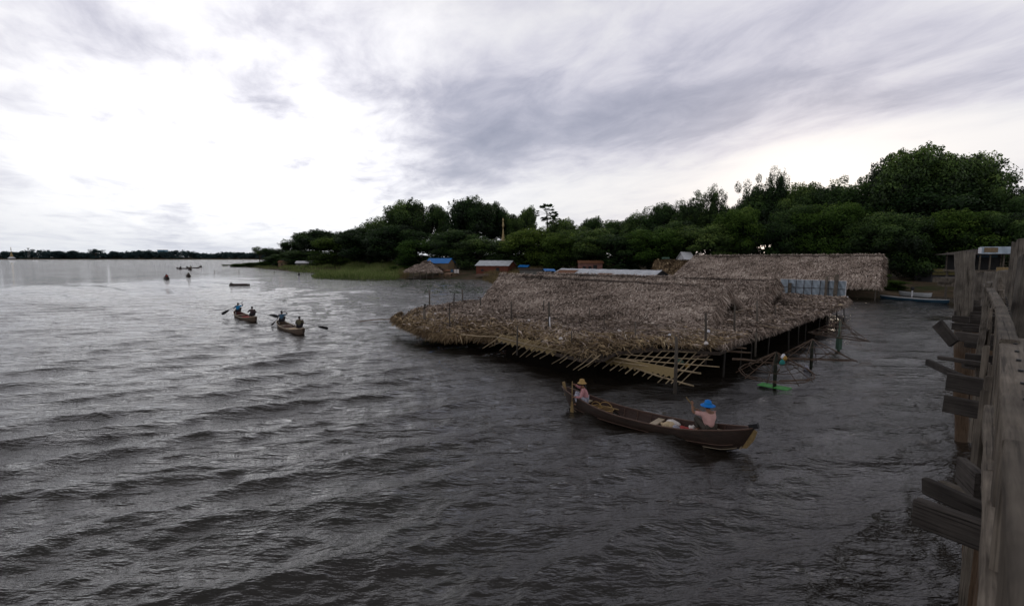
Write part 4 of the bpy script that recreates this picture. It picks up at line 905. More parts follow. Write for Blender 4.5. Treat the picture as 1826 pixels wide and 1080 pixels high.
house_at(1222,470,450,15,'white_house','white building glimpsed between the branches above the small thatched roof','white_wall','white_wall',D=101,rz=.2,W=3,rh=1.3,windows=1)
house_at(1052,480,465,40,'pink_house','low pinkish wall glimpsed through the trees behind the corrugated roof','pink_wall','tin_rust',D=112,rz=0,W=3,rh=.5,windows=2)
house_at(1090,480,469,16,'pink_house','small pinkish shed right of the longer pinkish wall behind the corrugated roof','pink_wall','pink_wall',D=112,rz=0,W=3,rh=.5,windows=1)
p=atd(1187,460,97); MB_=MB().box((0,0,0),(1.5,.12,.35)); o=MB_.build('sign_board',MAT['green_dull']); o.location=p; tag(o,'small green sign board in the trees above the small brown thatched roof','sign')
# thatched waterside hut
wh=at(757,497); D=wh.y
def wpt(px,py,dd=0): return atd(px,py,D+dd)
roof_thing('thatched_hut','low thatched hut on posts standing at the water beside the blue roofed house',wpt(741,473,3.5),wpt(772,472,3.5),wpt(720,483.5,-.5),wpt(789,484,-.5),6500,61,hip=1,posts=6,floor=0,fr=350,ln=.6,wd=.11,group='',pole=False,tb=.5)
roof_thing('thatched_hut','small grey thatched roof directly left of the blue roofed house',wpt(755,467.5,7),wpt(768,467.5,7),wpt(745,475,4),wpt(772,475,4),1500,65,posts=2,floor=0.5,fr=150,ln=1.0,wd=.16,group='',pole=False,tb=.45)
for x in (812,806,816):
    p=atd(x,483.5,127); o=MB().box((0,0,0),(.7,.05,1.0)).build('laundry',MAT['white_cloth' if x!=806 else 'teal_shirt']); o.location=p; tag(o,{812:'white cloth hanging under the blue roofed house, middle one',806:'dull blue cloth hanging leftmost under the blue roofed house',816:'white cloth hanging rightmost beside the blue roofed house'}[x],'laundry')
# yellow board hut on the right, bank things
r=gable_house('dark_hut','dark hut with dull yellow board across its front on the shaded right bank',tuple(atd(1668,505,80)),.05,4.6,3,1.9,.5,'dark_wall','dark_wall',windows=0)
MB().box((0,-1.62,1.95),(4.4,.08,1.0)).build('yellow_board',MAT['yellow_dull'],r)
# ------------------------------------------------------------------ boats
def hull_mesh(L,B,end=.42,keel=-.16,mid=.30,n=30,inner=False,rim=False,wall=.03):
    V=[];Fs=[];m=11
    for i in range(n+1):
        s=-1+2*i/n; a=abs(s); b=B/2*max(0,(1-a**2.4))**.62+.035; zt=mid+end*a**2.6; zb=keel+.20*max(0,(a-.8)/.2)**1.5; rk=.24*end/.44*math.copysign(max(0,(a-.7)/.3),s)
        if inner: b=max(.01,b-wall); zb+=.05; zt-=.004
        for j in range(m):
            t=-1+2*j/(m-1); y=b*math.copysign(abs(math.sin(t*PI/2))**.75,t); z=zb+(zt-zb)*(abs(t)**2.1); V.append((s*(L/2-.12)+rk*(z-zb)/.5,y,z))
    for i in range(n):
        for j in range(m-1): k=i*m+j; Fs.append((k,k+m,k+m+1,k+1) if inner else (k,k+1,k+m+1,k+m))
    return V,Fs
def boat(name,label,loc,rz,L,B,mats,end=.42,mid=.3,group=None,thwarts=(0.0,),n=30,trims=False):
    r=empty(name,loc,rz,label,'boat',group)
    V,Fs=hull_mesh(L,B,end,-.16,mid,n); link('hull',np_mesh('hull',V,Fs,smooth=True),MAT[mats[0]],r)
    V2,F2=hull_mesh(L*.985,B,end,-.16,mid,n,True); link('inside_planking',np_mesh('inside_planking',V2,F2,smooth=True),MAT[mats[1]],r)
    mb=MB(); m=11
    for side,off in ((0,-1),(m-1,1)):
        mb.tube([(Vector(V[i*m+side])+Vector((0,-off*.012,.012))) for i in range(n+1)],.024,6)
    mb.build('gunwale',MAT[mats[2]],r,True)
    if trims:
        for zz,rr in ((.35,.010),):
            mb=MB()
            for side in (2,m-3): mb.tube([(Vector(V[i*m+side])*1.0+Vector((0,(.012 if side>5 else -.012),0))) for i in range(2,n-1)],.012,5)
            mb.build('rubbing_strake',MAT['rim'],r,True)
        mb=MB()
        for side in (3,m-4): mb.tube([(Vector(V[i*m+side])+Vector((0,(.012 if side>5 else -.012),-.01))) for i in range(1,n)],.008,5)
        mb.build('pale_line',MAT['trim'],r,True)
    for x in thwarts:
        a=abs(x); b=B/2*max(0,(1-a**2.4))**.62; MB().box((x*L/2,0,mid*.72+end*a**2.6*.7),(.22,b*1.86,.03)).build('thwart',MAT['trim' if trims else mats[2]],r)
    if trims:
        for k in range(11):   # ribs inside
            s=-.78+1.56*k/10; a=abs(s); b=B/2*max(0,(1-a**2.4))**.62; zt=mid+end*a**2.6; mb=MB(); pts=[]
            for j in range(9):
                t=-1+j/4; pts.append((s*L/2,(b-.035)*math.copysign(abs(math.sin(t*PI/2))**.75,t),-.095+(zt+.08)*abs(t)**2.1))
            mb.tube(pts,.014,5); mb.build('rib',MAT['rim'],r)
    return r
# ------------------------------------------------------------------ people
dg=None
def skin_mesh(chains,name,sub=1):
    """chains: list of (points, radii, edges) -> one mesh via Skin + Subsurf per chain, joined"""
    Vall=[];Fall=[]
    for pts,rad,edges in chains:
        me=bpy.data.meshes.new('tmp'); me.from_pydata([tuple(p) for p in pts],edges,[]); me.update()
        ob=bpy.data.objects.new('tmp',me); COL.objects.link(ob)
        ob.modifiers.new('s','SKIN'); 
        if not me.skin_vertices: 
            pass
        sk=ob.modifiers[0]; sk.use_smooth_shade=True
        lay=me.skin_vertices[0].data if me.skin_vertices else None
        if lay is None:
            a=me.attributes
        for i,rr in enumerate(rad):
            rr=rr if isinstance(rr,tuple) else (rr,rr); lay[i].radius=rr
        lay[0].use_root=True
        ss=ob.modifiers.new('u','SUBSURF'); ss.levels=sub; ss.render_levels=sub
        d=bpy.context.evaluated_depsgraph_get(); ev=ob.evaluated_get(d); em=ev.to_mesh(); o=len(Vall)
        Vall+=[tuple(v.co) for v in em.vertices]; Fall+=[tuple(i+o for i in p.vertices) for p in em.polygons]
        ev.to_mesh_clear(); bpy.data.objects.remove(ob); bpy.data.meshes.remove(me)
    m=bpy.data.meshes.new(name); m.from_pydata(Vall,[],Fall); m.polygons.foreach_set('use_smooth',[True]*len(m.polygons)); m.update(); return m
def ik(s,hnd,a,b,bend):
    s,hnd=Vector(s),Vector(hnd); d=hnd-s; L=min(d.length,(a+b)*.995); hnd=s+d.normalized()*L; x=(a*a-b*b+L*L)/(2*L); hgt=math.sqrt(max(a*a-x*x,0)); u=d.normalized(); bd=Vector(bend)-u*u.dot(Vector(bend)); bd.normalize()
    return s+u*x+bd*hgt,hnd
def person(name,label,loc,rz,lh,rh,shirt,pants,skin='skin',hat=None,hair=True,lean=.08,sub=1,fingers=False,twist=0.0,tail=False,group=None,head_yaw=0.0,sleeve=.55):
    """x forward, y left. seat at z=.12; lh/rh left/right hand targets"""
    r=empty(name,loc,rz,label,'person',group)
    hip=Vector((0,0,.13)); sp1=Vector((.0+lean*.3,0,.28)); ch=Vector((lean*.8,0,.45)); nk=Vector((lean*1.1,0,.60)); hd=Vector((lean*1.4+.02,0,.72)); tp=Vector((lean*1.5,0,.81))
    sh={}; 
    for s in(1,-1): sh[s]=Vector((lean+twist*s,s*.165,.515))
    V=[];E=[];R=[]
    def add(p,rr,par=None):
        V.append(Vector(p)); R.append(rr)
        if par is not None: E.append((par,len(V)-1))
        return len(V)-1
    i0=add(hip,(.13,.115)); i1=add(sp1,(.105,.125),i0); i2=add(ch,(.10,.14),i1); i3=add(nk,.05,i2); i4=add(nk+(hd-nk)*.45,.06,i3); i5=add(hd,.085,i4); i6=add(tp,.07,i5)
    fin=[]; hands=[]
    cl=[]
    for s,tgt in ((1,lh),(-1,rh)):
        el,hn=ik(sh[s],tgt,.27,.25,(-.3,.55*s,-.6)); a=add(sh[s],.058,i2); b=add(el,.04,a); c=add(el+(hn-el)*.85,.027,b); d=add(hn,(.028,.036),c)
        dr=(hn-el).normalized(); pend=hn+dr*.045; e=add(pend,(.022,.034),d); cl.append((sh[s],el,hn,s)); hands.append(hn)
        if fingers:
            side=dr.cross(Vector((0,0,1)));
            if side.length<.2: side=dr.cross(Vector((0,1,0)))
            side.normalize(); curl=dr.cross(side).normalized()
            if curl.z>0: curl=-curl
            for k,ln in enumerate((.062,.072,.068,.052)):
                o=pend-dr*.01+side*(.0165*(k-1.5)); p1=o+dr*ln*.45; p2=p1+(dr*.3+curl*.9).normalized()*ln*.4; p3=p2+(-dr*.5+curl*.7).normalized()*ln*.3
                fin.append(([o,p1,p2,p3],[.0095,.009,.008,.007],[(0,1),(1,2),(2,3)]))
            o=hn+side*.026*s; fin.append(([o,o+side*.022*s+dr*.02,o+side*.02*s+dr*.03+curl*.035],[.012,.0105,.009],[(0,1),(1,2)]))
    legs=[]
    for s in(1,-1):
        h0=Vector((.02,s*.09,.12)); kn=Vector((.36,s*.17,.36)); an=Vector((.27,s*.12,.0)); a=add(h0,.085,i0); b=add(kn,.058,a); c=add(an,.035,b); d=add(an+Vector((.14,s*.02,-.03)),(.028,.035),c); legs.append((h0,kn,an))
    chains=[(V,R,E)]+fin
    if fingers:
        f=Vector((math.cos(head_yaw),math.sin(head_yaw),0)); sd=Vector((-f.y,f.x,0))
        chains.append(([hd+f*.06+Vector((0,0,.01)),hd+f*.102-Vector((0,0,.012))],[.018,.012],[(0,1)]))
        for s in(1,-1): chains.append(([hd+sd*s*.07,hd+sd*s*.095+Vector((0,0,.008))],[.022,.016],[(0,1)]))
    link('body',skin_mesh(chains,'body',sub),MAT[skin],r)
    # shirt
    V=[];E=[];R=[]
    i0=add(hip+Vector((0,0,-.01)),(.15,.135)); i1=add(sp1,(.128,.148),i0); i2=add(ch,(.122,.162),i1); i3=add(nk-Vector((0,0,.045)),.075,i2)
    for shd,el,hn,s in cl:
        a=add(shd,.078,i2); b=add(shd+(el-shd)*.9,.058,a); 
        if sleeve>.6: c=add(el,.052,b); add(el+(hn-el)*.75,.044,c)
    link('shirt',skin_mesh([(V,R,E)],'shirt',sub),MAT[shirt],r)
    V=[];E=[];R=[]; i0=add(hip-Vector((0,0,.015)),(.152,.14))
    for h0,kn,an in legs: a=add(h0,.1,i0); b=add(kn,.074,a); add(kn+(an-kn)*.88,.055,b)
    link('trousers',skin_mesh([(V,R,E)],'trousers',sub),MAT[pants],r)
    if hair:
        mb=MB(); mb.lathe([(.0,.105),(.05,.095),(.085,.06),(.1,.01),(.092,-.04),(.07,-.07)],(hd.x-.012,0,hd.z+.015),12,1.0,.88)
        if tail: mb.tube([(hd.x-.09,0,hd.z+.0),(hd.x-.14,.0,hd.z-.15),(hd.x-.15,.01,hd.z-.32)],[.045,.035,.012],7)
        mb.build('hair',MAT['hair'],r,True)
    if hat:
        c=(hd.x-.01,0,hd.z+.045)
        mb=MB(); br=.205 if hat=='blue_hat' else .165
        mb.lathe([(0,.125),(.04,.122),(.085,.10),(.1,.03),(.108,.012),(br*.8,-.005),(br,-.03),(br,-.037),(br*.8,-.013),(.1,-.0)],c,20,1.0,.95); mb.build('hat',MAT[hat],r,True)
        if hat=='blue_hat': MB().lathe([(.103,.012),(.106,.03),(.099,.045)],c,20,1,.95).build('hat_band',MAT['blue_shirt'],r,True)
    return r
def paddle(label,p0,p1,blade_at=1,bw=.16,bl=.55,mat='ochre',group='paddles'):
    broad=mat=='black'
    p0,p1=Vector(p0),Vector(p1); r=empty('paddle',p1,0,label,'paddle',group); d=(p1-p0).normalized(); a=p0-p1
    MB().tube([a,-d*bl*.6],.016,7).build('shaft',MAT[mat],r,True)
    s=d.cross(Vector((-.4,1,.1)) if broad else Vector((.3,.2,1))).normalized(); n_=s.cross(d)*.008; V=[];pr=[(bl,.02),(bl*.85,bw*.3),(bl*.5,bw*.5),(bl*.15,bw*.5),(0,bw*.3)]
    L_=[-d*t+s*w for t,w in pr]+[-d*t-s*w for t,w in pr[::-1]]; k=len(L_)
    MB().add([v+n_ for v in L_]+[v-n_ for v in L_],[tuple(range(k)),tuple(range(2*k-1,k-1,-1))]+[(i,(i+1)%k,k+(i+1)%k,k+i) for i in range(k)]).build('blade',MAT[mat],r)
    return r
# --- near boat
sternW=at(1306,797); bowW=at(1026,728); ctr=(sternW+bowW)/2; rzb=math.atan2(sternW.y-bowW.y,sternW.x-bowW.x); LB=(sternW-bowW).length+.75
nb=boat('long_boat','long dark brown boat with a man in blue hat and a woman in straw hat',ctr,rzb,LB,.98,('hull','hull_in','rim'),end=.44,mid=.27,thwarts=(.12,.74,-.74),trims=True,n=44)
Rb=Matrix.Rotation(rzb,3,'Z')
def bw_(x,y,z): return ctr+Rb@Vector((x,y,z))
hl=LB/2
mb=MB(); mb.add([(hl-.16,-.02,.03),(hl+.12,-.02,.70),(hl+.27,-.02,.62),(hl+.19,-.02,.34),(hl+.02,-.02,.08)]+[(hl-.16,.02,.03),(hl+.12,.02,.70),(hl+.27,.02,.62),(hl+.19,.02,.34),(hl+.02,.02,.08)],[(0,1,2,3,4),(9,8,7,6,5)]+[(i,(i+1)%5,5+(i+1)%5,5+i) for i in range(5)]); mb.build('stern_fin',MAT['ochre'],nb)
MB().box((hl+.17,0,.76),(.24,.14,.14),ry=-.35).build('stern_block',MAT['black'],nb); mb=MB(); mb.tube([(hl-.17,-.035,.0),(hl+.11,-.035,.70)],.015,6); mb.tube([(hl-.17,.035,.0),(hl+.11,.035,.70)],.015,6); mb.build('stern_trim',MAT['trim'],nb)
mb=MB(); mb.box((-hl-.10,0,.66),(.07,.09,.5),ry=-.25); mb.build('bow_post',MAT['ochre'],nb)
MB().box((0,0,-.06),(LB*.72,.42,.025)).build('floorboards',MAT['hull_in'],nb)
b=bw_(hl*.66,.0,.27)
man=person('person','man in blue brimmed hat and pale pink shirt at the stern of the long boat',b,math.radians(108),(.30,.34,.76),(.42,.02,.50),'pink_shirt','khaki',hat='blue_hat',fingers=True,sub=2,lean=.05,twist=.02)
man.scale=(1.1,1.1,1.1)
Rm=Matrix.Rotation(math.radians(108),3,'Z'); mw=lambda x,y,z: b+Rm@(Vector((x,y,z))*1.1)
paddle('wooden pole paddle held slanting by the man in the blue hat',mw(.22,.60,.97),mw(.70,-.72,-.28))
b2=bw_(-hl*.74,0,.28)
woman=person('person','woman in straw hat and red checked shirt at the bow of the long boat',b2,math.radians(168),(.40,.26,.28),(.42,.22,.74),'check','grey_cloth',hat='straw',fingers=True,sub=2,tail=True,lean=.09,sleeve=.9)
Rw=Matrix.Rotation(math.radians(168),3,'Z'); ww_=lambda x,y,z: b2+Rw@Vector((x,y,z))
paddle('upright ochre paddle held by the woman in the straw hat at the bow',ww_(.46,.25,.84),ww_(.46,.27,-.45),bw=.17,bl=.6)
# cargo
def basket(label,x,y,z,rad,h):
    r=empty('basket',bw_(x,y,z),rzb,label,'basket'); MB().lathe([(0,.0),(rad*.8,.0),(rad,h),(rad*.96,h),(rad*.77,.02),(0,.02)],n=20).build('bowl',MAT['basket'],r,True); mb=MB(); mb.tube([(rad*math.cos(t*2*PI/20),rad*math.sin(t*2*PI/20),h) for t in range(21)],.015,5); mb.build('rim',MAT['straw'],r,True)
    mb=MB(); mb.tube([(rad*math.cos(t*PI/10),0,h+rad*.9*math.sin(t*PI/10)) for t in range(11)],.01,5); mb.build('handle',MAT['straw'],r)
basket('round wicker basket in the long boat behind the woman',-hl*.48,.04,.0,.27,.24)
basket('shallow wicker tray in the long boat between woman and basket',-hl*.59,-.02,.16,.2,.1)
mb=MB().tube([bw_(-hl*.62,.1,.3),bw_(-hl*.30,-.08,.36)],.018,6); tag(mb.build('bamboo_stick',MAT['ochre']),'short bamboo stick leaning in the wicker basket','stick')
def sack(nm,label,x,y,z,sx,sy,sz,mat,seed):
    g=random.Random(seed); mb=MB(); n=9; pr=[(math.sin(PI*i/n)**.7 if 0<i<n else 0,-math.cos(PI*i/n)) for i in range(n+1)]; mb.lathe(pr,n=14); me=mb.mesh(nm,True)
    for v in me.vertices:
        c=v.co; k=1+.14*math.sin(c.x*5+seed)+.12*math.sin(c.y*6+c.z*4+seed*2)+g.uniform(-.05,.05); v.co=Vector((c.x*sx*k,c.y*sy*k,c.z*sz*k))
    o=link(nm,me,MAT[mat]); o.location=bw_(x,y,z); o.rotation_euler=(0,0,rzb+g.uniform(-.4,.4)); tag(o,label,nm.replace('_',' '))
sack('net_bundle','pale cream net bundle amidships in the long boat',hl*.25,.04,.14,.26,.22,.15,'cream',1)
sack('cloth_bundle','whitish cloth heaped behind the cream bundle in the long boat',hl*.27,.2,.2,.24,.14,.13,'white_cloth',2)
sack('cloth_bundle','bluish grey cloth at the right of the cream bundle in the long boat',hl*.34,-.06,.14,.12,.14,.13,'grey_cloth',3)
sack('cloth_bundle','dark red cloth bundle in front of the man in the blue hat, left one',hl*.42,.02,.12,.2,.2,.13,'red_cloth',4)
sack('cloth_bundle','dark red cloth bundle nearest to the man in the blue hat',hl*.52,-.04,.14,.17,.18,.12,'red_cloth',5)
sack('cloth_bundle','small white cloth lying on the red bundles in the long boat',hl*.48,.16,.24,.1,.1,.08,'white_cloth',6)
sack('cloth_bundle','dull brown cloth on the floor left of the cream bundle',hl*.15,-.05,.02,.2,.16,.05,'brown_cloth',7)
# --- middle boats
def mid_boat(label,bw_px,st_px,mats,L=None):
    a=at(*bw_px); c=at(*st_px); ct=(a+c)/2; rz=math.atan2(c.y-a.y,c.x-a.x); L=L or (c-a).length
    return boat('row_boat',label,ct,rz,L,1.0,mats,end=.26,mid=.20,thwarts=(.5,-.5,0),n=20,group='open rowing boats'),ct,rz,L
A,cA,rA,LA=mid_boat('weathered rowing boat carrying a paddler in bright blue and one in dark brown',(420,562),(456,574),('hull_old','hull_red','trim'))
Bt,cB,rB,LBt=mid_boat('weathered rowing boat carrying a paddler in dull blue and one in olive',(497,580),(541,597),('hull_old','hull_old','trim'))
def ab(c,rz,x,y,z): return c+Matrix.Rotation(rz,3,'Z')@Vector((x,y,z))
def prs(label,px,py,D,rz,lh,rh,shirt,pants,skin='skin_dark',sleeve=.55,**k):
    p=atd(px,py,D); return person('person',label,p,rz,lh,rh,shirt,pants,skin=skin,sleeve=sleeve,**k),p
def W(p,rz,v): return p+Matrix.Rotation(rz,3,'Z')@Vector(v)
fa=math.radians(100)
q=ab(cA,rA,-LA*.36,0,.42); person('person','paddler in a bright blue shirt at the left end of the farther rowing boat',q,fa,(.25,.42,.25),(.25,-.30,.75),'blue_shirt','dark_cloth',skin='skin_dark')
paddle('paddle swung out left by the paddler in bright blue',W(q,fa,(.25,-.45,.95)),W(q,fa,(.3,1.5,-.25)),bw=.24,bl=.8,mat='black')
q=ab(cA,rA,LA*.34,0,.42); person('person','paddler in dark brown clothes at the near end of the farther rowing boat',q,fa,(.35,.38,.32),(.2,-.32,.35),'brown_cloth','dark_cloth',skin='skin_dark',sleeve=.9)
paddle('paddle stretched out right by the paddler in dark brown',W(q,fa,(.3,.35,.40)),W(q,fa,(.2,-2.1,-.12)),bw=.24,bl=.8,mat='black')
q=ab(cB,rB,-LBt*.36,0,.42); person('person','paddler in a dull blue shirt at the left end of the nearer rowing boat',q,fa,(.25,.36,.2),(.25,-.28,.72),'teal_shirt','dark_cloth',skin='skin_dark')
paddle('thin paddle dipped left by the paddler in dull blue',W(q,fa,(.25,-.25,.86)),W(q,fa,(.3,.85,-.35)),bw=.12,bl=.4,mat='black')
q=ab(cB,rB,LBt*.36,0,.42); person('person','paddler in an olive top at the near end of the nearer rowing boat',q,fa,(.3,.1,.3),(.2,-.36,.3),'olive_cloth','dark_cloth',skin='skin_dark')
paddle('paddle stretched out right by the paddler in olive',W(q,fa,(.25,.1,.40)),W(q,fa,(.2,-1.95,-.15)),bw=.22,bl=.75,mat='black')
o=ab(cB,rB,-LBt*.12,0,.12); oo=link('sack',MB().lathe([(0,-.2),(.3,-.15),(.36,0),(.28,.14),(0,.2)],n=12).mesh('sack',True),MAT['rim']); oo.location=o; tag(oo,'dark brown sack in the nearer rowing boat','sack')
o=ab(cB,rB,LBt*.12,0,.1); oo=link('sack',MB().lathe([(0,-.15),(.4,-.12),(.46,0),(.3,.08),(0,.1)],n=12).mesh('sack',True),MAT['cream']); oo.location=o; tag(oo,'flat tan sack in the nearer rowing boat','sack')
o=ab(cA,rA,LA*.02,0,.1); oo=link('sack',MB().lathe([(0,-.15),(.4,-.12),(.46,0),(.3,.08),(0,.1)],n=12).mesh('sack',True),MAT['red_cloth']); oo.location=o; tag(oo,'reddish bundle in the farther rowing boat','bundle')
# --- far boats (hull + rowers)
FB=[((297,498),'far boat with a rower in red, leftmost on the water',5.0,2.25,'red_cloth','dark_cloth'),((336,493.5),'far dark boat right of the red rower',4.5,2.2,'olive_cloth',None),
    ((321,480.3),'tiny distant boat, left one in the far cluster',5,2.3,'dark_cloth',None),((328,479.3),'tiny distant boat with two dark rowers',6,.3,'dark_cloth','dark_cloth'),
    ((339,482),'tiny distant boat, nearest in the far cluster',5,2.3,'olive_cloth',None),((345,478.3),'tiny distant boat, second from right in the far cluster',5,.5,'dark_cloth',None),((357.5,476.8),'tiny distant boat, rightmost and farthest',6,2.3,'dark_cloth',None)]
for i,((px,py),lab,L_,rz,s1,s2) in enumerate(FB):
    c=at(px,py); boat('row_boat',lab,c,rz,L_,1.15,('hull','hull_in','rim'),end=.35,mid=.35,thwarts=(.3,),n=12,group='distant rowing boats')
    w=lab.split(',')[0]
    for k,s in enumerate((s1,s2)):
        if s is None: continue
        q=ab(c,rz,(-1 if k==0 else .9)*L_*.22,0,.5)
        person('person',('rower in red' if s=='red_cloth' else 'rower in dark clothes' if s=='dark_cloth' else 'rower in dull olive')+(' near the bow' if k else '')+' in the '+w.replace('far boat with a rower in red','leftmost far boat')+{2:', left one',4:', nearest in the far cluster',5:', second from right',6:', farthest out'}.get(i,''),q,1.6,(.3,.35,.3),(.3,-.35,.35),s,'dark_cloth',skin='skin_dark',hat='straw' if i==4 else None,group='distant rowers')
# floating raft with swimmer-like float
c=at(427,509); r=empty('log_raft',c,.1,'dark log raft floating left of the reeds','raft')
for k in range(4): MB().tube([(-1.6,-.5+.33*k,.12),(1.7,-.5+.33*k,.16)],.16,7).build('log',MAT['hull'],r)
MB().box((0,0,.32),(2.6,1.0,.08)).build('deck',MAT['hull_in'],r)
c=at(412,509); r=person('person','dark clothed figure wading beside the log raft',c+Vector((0,0,-.1)),1.6,(.3,.2,.3),(.3,-.2,.5),'dark_cloth','dark_cloth',skin='skin_dark')
c=at(533,491); r=person('person','dark clothed figure crouching in the shallows at the edge of the reeds',c,1.6,(.3,.2,.2),(.3,-.2,.2),'dark_cloth','dark_cloth',skin='skin_dark')
for px,y0,y1,lab in ((382,487,482,'short dark stake in open water, left one'),(426,487,482,'short dark stake in open water, right one'),(489,489,483,'dark stake beside the lower reeds'),(463,484,481,'low stake near the spit')):
    c=at(px,y0); o=MB().tube([(0,0,-.8),(.05,0,(y0-y1)*c.y/F)],.09,6).build('stake',MAT['pole']); o.location=c; tag(o,lab,'stake','stakes standing in the lake')
# moored boats on the right bank
def moored():
    a=at(1568,531.5); c_=at(1694,541); ct=(a+c_)/2; rz=math.atan2(c_.y-a.y,c_.x-a.x); L_=(c_-a).length
    boat('moored_boat','long slim blue hulled boat with white rim moored at the right bank',ct,rz,L_,1.2,('boat_blue','boat_white','boat_white'),end=.12,mid=.30,thwarts=(.3,-.3,0),n=30)
    a=at(1612,529.5); c_=at(1672,534); ct2=(a+c_)/2; boat('moored_boat','white narrow boat lying against the blue hulled moored boat',ct2+Vector((0,.9,.25)),rz,(c_-a).length,.8,('boat_white','boat_white','boat_white'),end=.12,mid=.4,thwarts=(0,),n=20)
    a=at(1640,527); boat('moored_boat','dark wooden boat half hidden behind the blue hulled moored boat',a+Vector((4,1.5,.1)),rz,7,1.0,('hull','hull_in','rim'),end=.3,mid=.4,n=20)
    r=empty('outboard_motor',at(1626,528,.5),rz,'dark outboard motor with white stem standing on the moored boats','motor')
    MB().lathe([(0,0),(.16,.02),(.2,.2),(.17,.42),(0,.48)],(0,0,.75),10).build('engine_cover',MAT['black'],r,True); MB().box((0,0,.35),(.1,.12,.9)).build('stem',MAT['white_wall'],r); MB().tube([(.0,0,1.0),(.6,.1,1.25)],.03,6).build('tiller',MAT['black'],r)
    c_=at(870,498); boat('upturned_boat','grey brown boat hull lying upside down at the shore left of the dry reeds',c_+Vector((0,1.5,1.15)),0,6.5,1.6,('hull_old','hull_old','hull_old'),end=.2,mid=.4,n=16)
    bpy.data.objects['upturned_boat'].rotation_euler=(PI,0,.1)
moored()
# cow
p=atd(799,496,124); z=max(gz(p.x,p.y),.15); r=empty('cow',(p.x,p.y,z),.1,'tan cow standing on the shore right of the blue roofed house','cow')
V=[(-.7,0,1.05),(0,0,1.0),(.6,0,1.1),(1.0,0,1.3),(1.3,0,1.2),(1.5,0,.98)]; R_=[.3,.36,.32,.17,.15,.09]; E=[(i,i+1) for i in range(5)]
for x,par in ((-.62,0),(.5,2)):
    for s in(-1,1): k=len(V); V+=[(x,s*.2,.7),(x+(-.08 if x<0 else .03),s*.2,.38),(x,s*.2,0)]; R_+=[.14,.07,.06]; E+=[(par,k),(k,k+1),(k+1,k+2)]
k=len(V); V+=[(-1.0,0,1.1),(-1.08,0,.5)]; R_+=[.05,.03]; E+=[(0,k),(k,k+1)]
link('body',skin_mesh([(V,R_,E)],'body',1),MAT['cow'],r)
for s in (-1,1): MB().tube([(1.28,s*.1,1.32),(1.25,s*.25,1.5),(1.3,s*.2,1.66)],[.04,.03,.008],6).build('horn',MAT['grey_wall'],r)
# ------------------------------------------------------------------ drowned parasol frames
def parasol(px,py_water,D_over,apex_y,rim_y,rad,label,tilt=(0,0),rz=0,nr=10,polemat='pole_green',extra=()):
    c=at(px,py_water); za=atd(px,apex_y,c.y).z; zr=atd(px,rim_y,c.y).z
    r=empty('parasol_frame',(c.x,c.y,0),rz,label,'parasol frame','bare bamboo parasol frames standing in the water')
    T=Matrix.Translation((0,0,za))@Matrix.Rotation(tilt[0],4,'X')@Matrix.Rotation(tilt[1],4,'Y')@Matrix.Translation((0,0,-za)); g=random.Random(int(px))
    ring=lambda f,zz:[T@Vector((rad*f*math.cos(2*PI*k/24)*(1+.04*math.sin(k*1.7)),rad*f*math.sin(2*PI*k/24),za+(zz-za)*f+g.uniform(-.02,.02))) for k in range(25)]
    for f,rr in ((1.0,.022),(.95,.015),(.72,.014),(.42,.014)): MB().tube(ring(f,zr),rr,5,cap=False).build('hoop',MAT['bamboo_dark'],r,True)
    for k in range(nr):
        a=2*PI*k/nr+g.uniform(-.08,.08); e=1.04+g.uniform(0,.08); MB().tube([T@Vector((0,0,za)),T@Vector((rad*e*math.cos(a),rad*e*math.sin(a),za+(zr-za)*e))],.016,5).build('rib',MAT['bamboo_dark'],r,True)
    for k in range(5):
        a=2*PI*k/5+.3; MB().tube([T@Vector((0,0,za-1.1*(za-zr))),T@Vector((rad*.6*math.cos(a),rad*.6*math.sin(a),za+(zr-za)*.6))],.014,5).build('strut',MAT['bamboo_dark'],r,True)
    MB().tube([(0,0,-1.2),(0,0,za*.5),T@Vector((0,0,za))],[.075,.07,.05],8).build('pole',MAT[polemat],r,True)
    return r,c,za
r1,c1,za1=parasol(1381,690,0,627,664,1.42,'nearest bare parasol frame, with a green table at its foot',(.05,-.08),.3)
parasol(1446,655,0,604,640,1.75,'middle bare parasol frame, the widest of the three, leaning low to the water',(-.1,.16),.9)
r3,c3,za3=parasol(1495,628,0,571,600,1.45,'farthest bare parasol frame, with a pale green pole',(.0,.12),.2,nr=8,polemat='green_dull')
MB().box((0,0,.55),(.22,.22,.75)).build('wrapping',MAT['green_dull'],r3)
r=empty('green_table',(c1.x,c1.y,-.02),-.85,'bright green table top awash round the pole of the nearest parasol frame','table')
for s in (-1,1):
    for k in range(7): MB().box((s*.30,-.21+.07*k,.05),(.52,.05,.015)).build('table_slat',MAT['green'],r)
mb=MB(); mb.box((0,.26,.05),(1.18,.04,.03)); mb.box((0,-.26,.05),(1.18,.04,.03)); mb.box((-.57,0,.05),(.04,.48,.03)); mb.box((.57,0,.05),(.04,.48,.03)); mb.build('table_rim',MAT['green'],r)
def bag(px,py,D,s,mat,lab):
    p=atd(px,py,D); mb=MB(); mb.lathe([(0,-.5*s),(.35*s,-.45*s),(.5*s,-.1*s),(.3*s,.3*s),(.08*s,.5*s)],n=9,sx=1,sy=.6); o=mb.build('plastic_bag',MAT[mat],None,True); o.location=p; tag(o,lab,'plastic bag','litter caught on the parasol frames')
bag(1395,646,c1.y-.5,.26,'teal','teal plastic bag hanging on the nearest parasol frame'); bag(1400,638,c1.y-.45,.2,'yellow','yellow bag hanging on the nearest parasol frame'); bag(1397,635,c1.y-.4,.22,'white_plastic','white bag hanging on the nearest parasol frame above the teal one'); bag(1438,656,at(1446,655).y-.2,.3,'grey_cloth','grey bag hanging below the middle parasol frame')
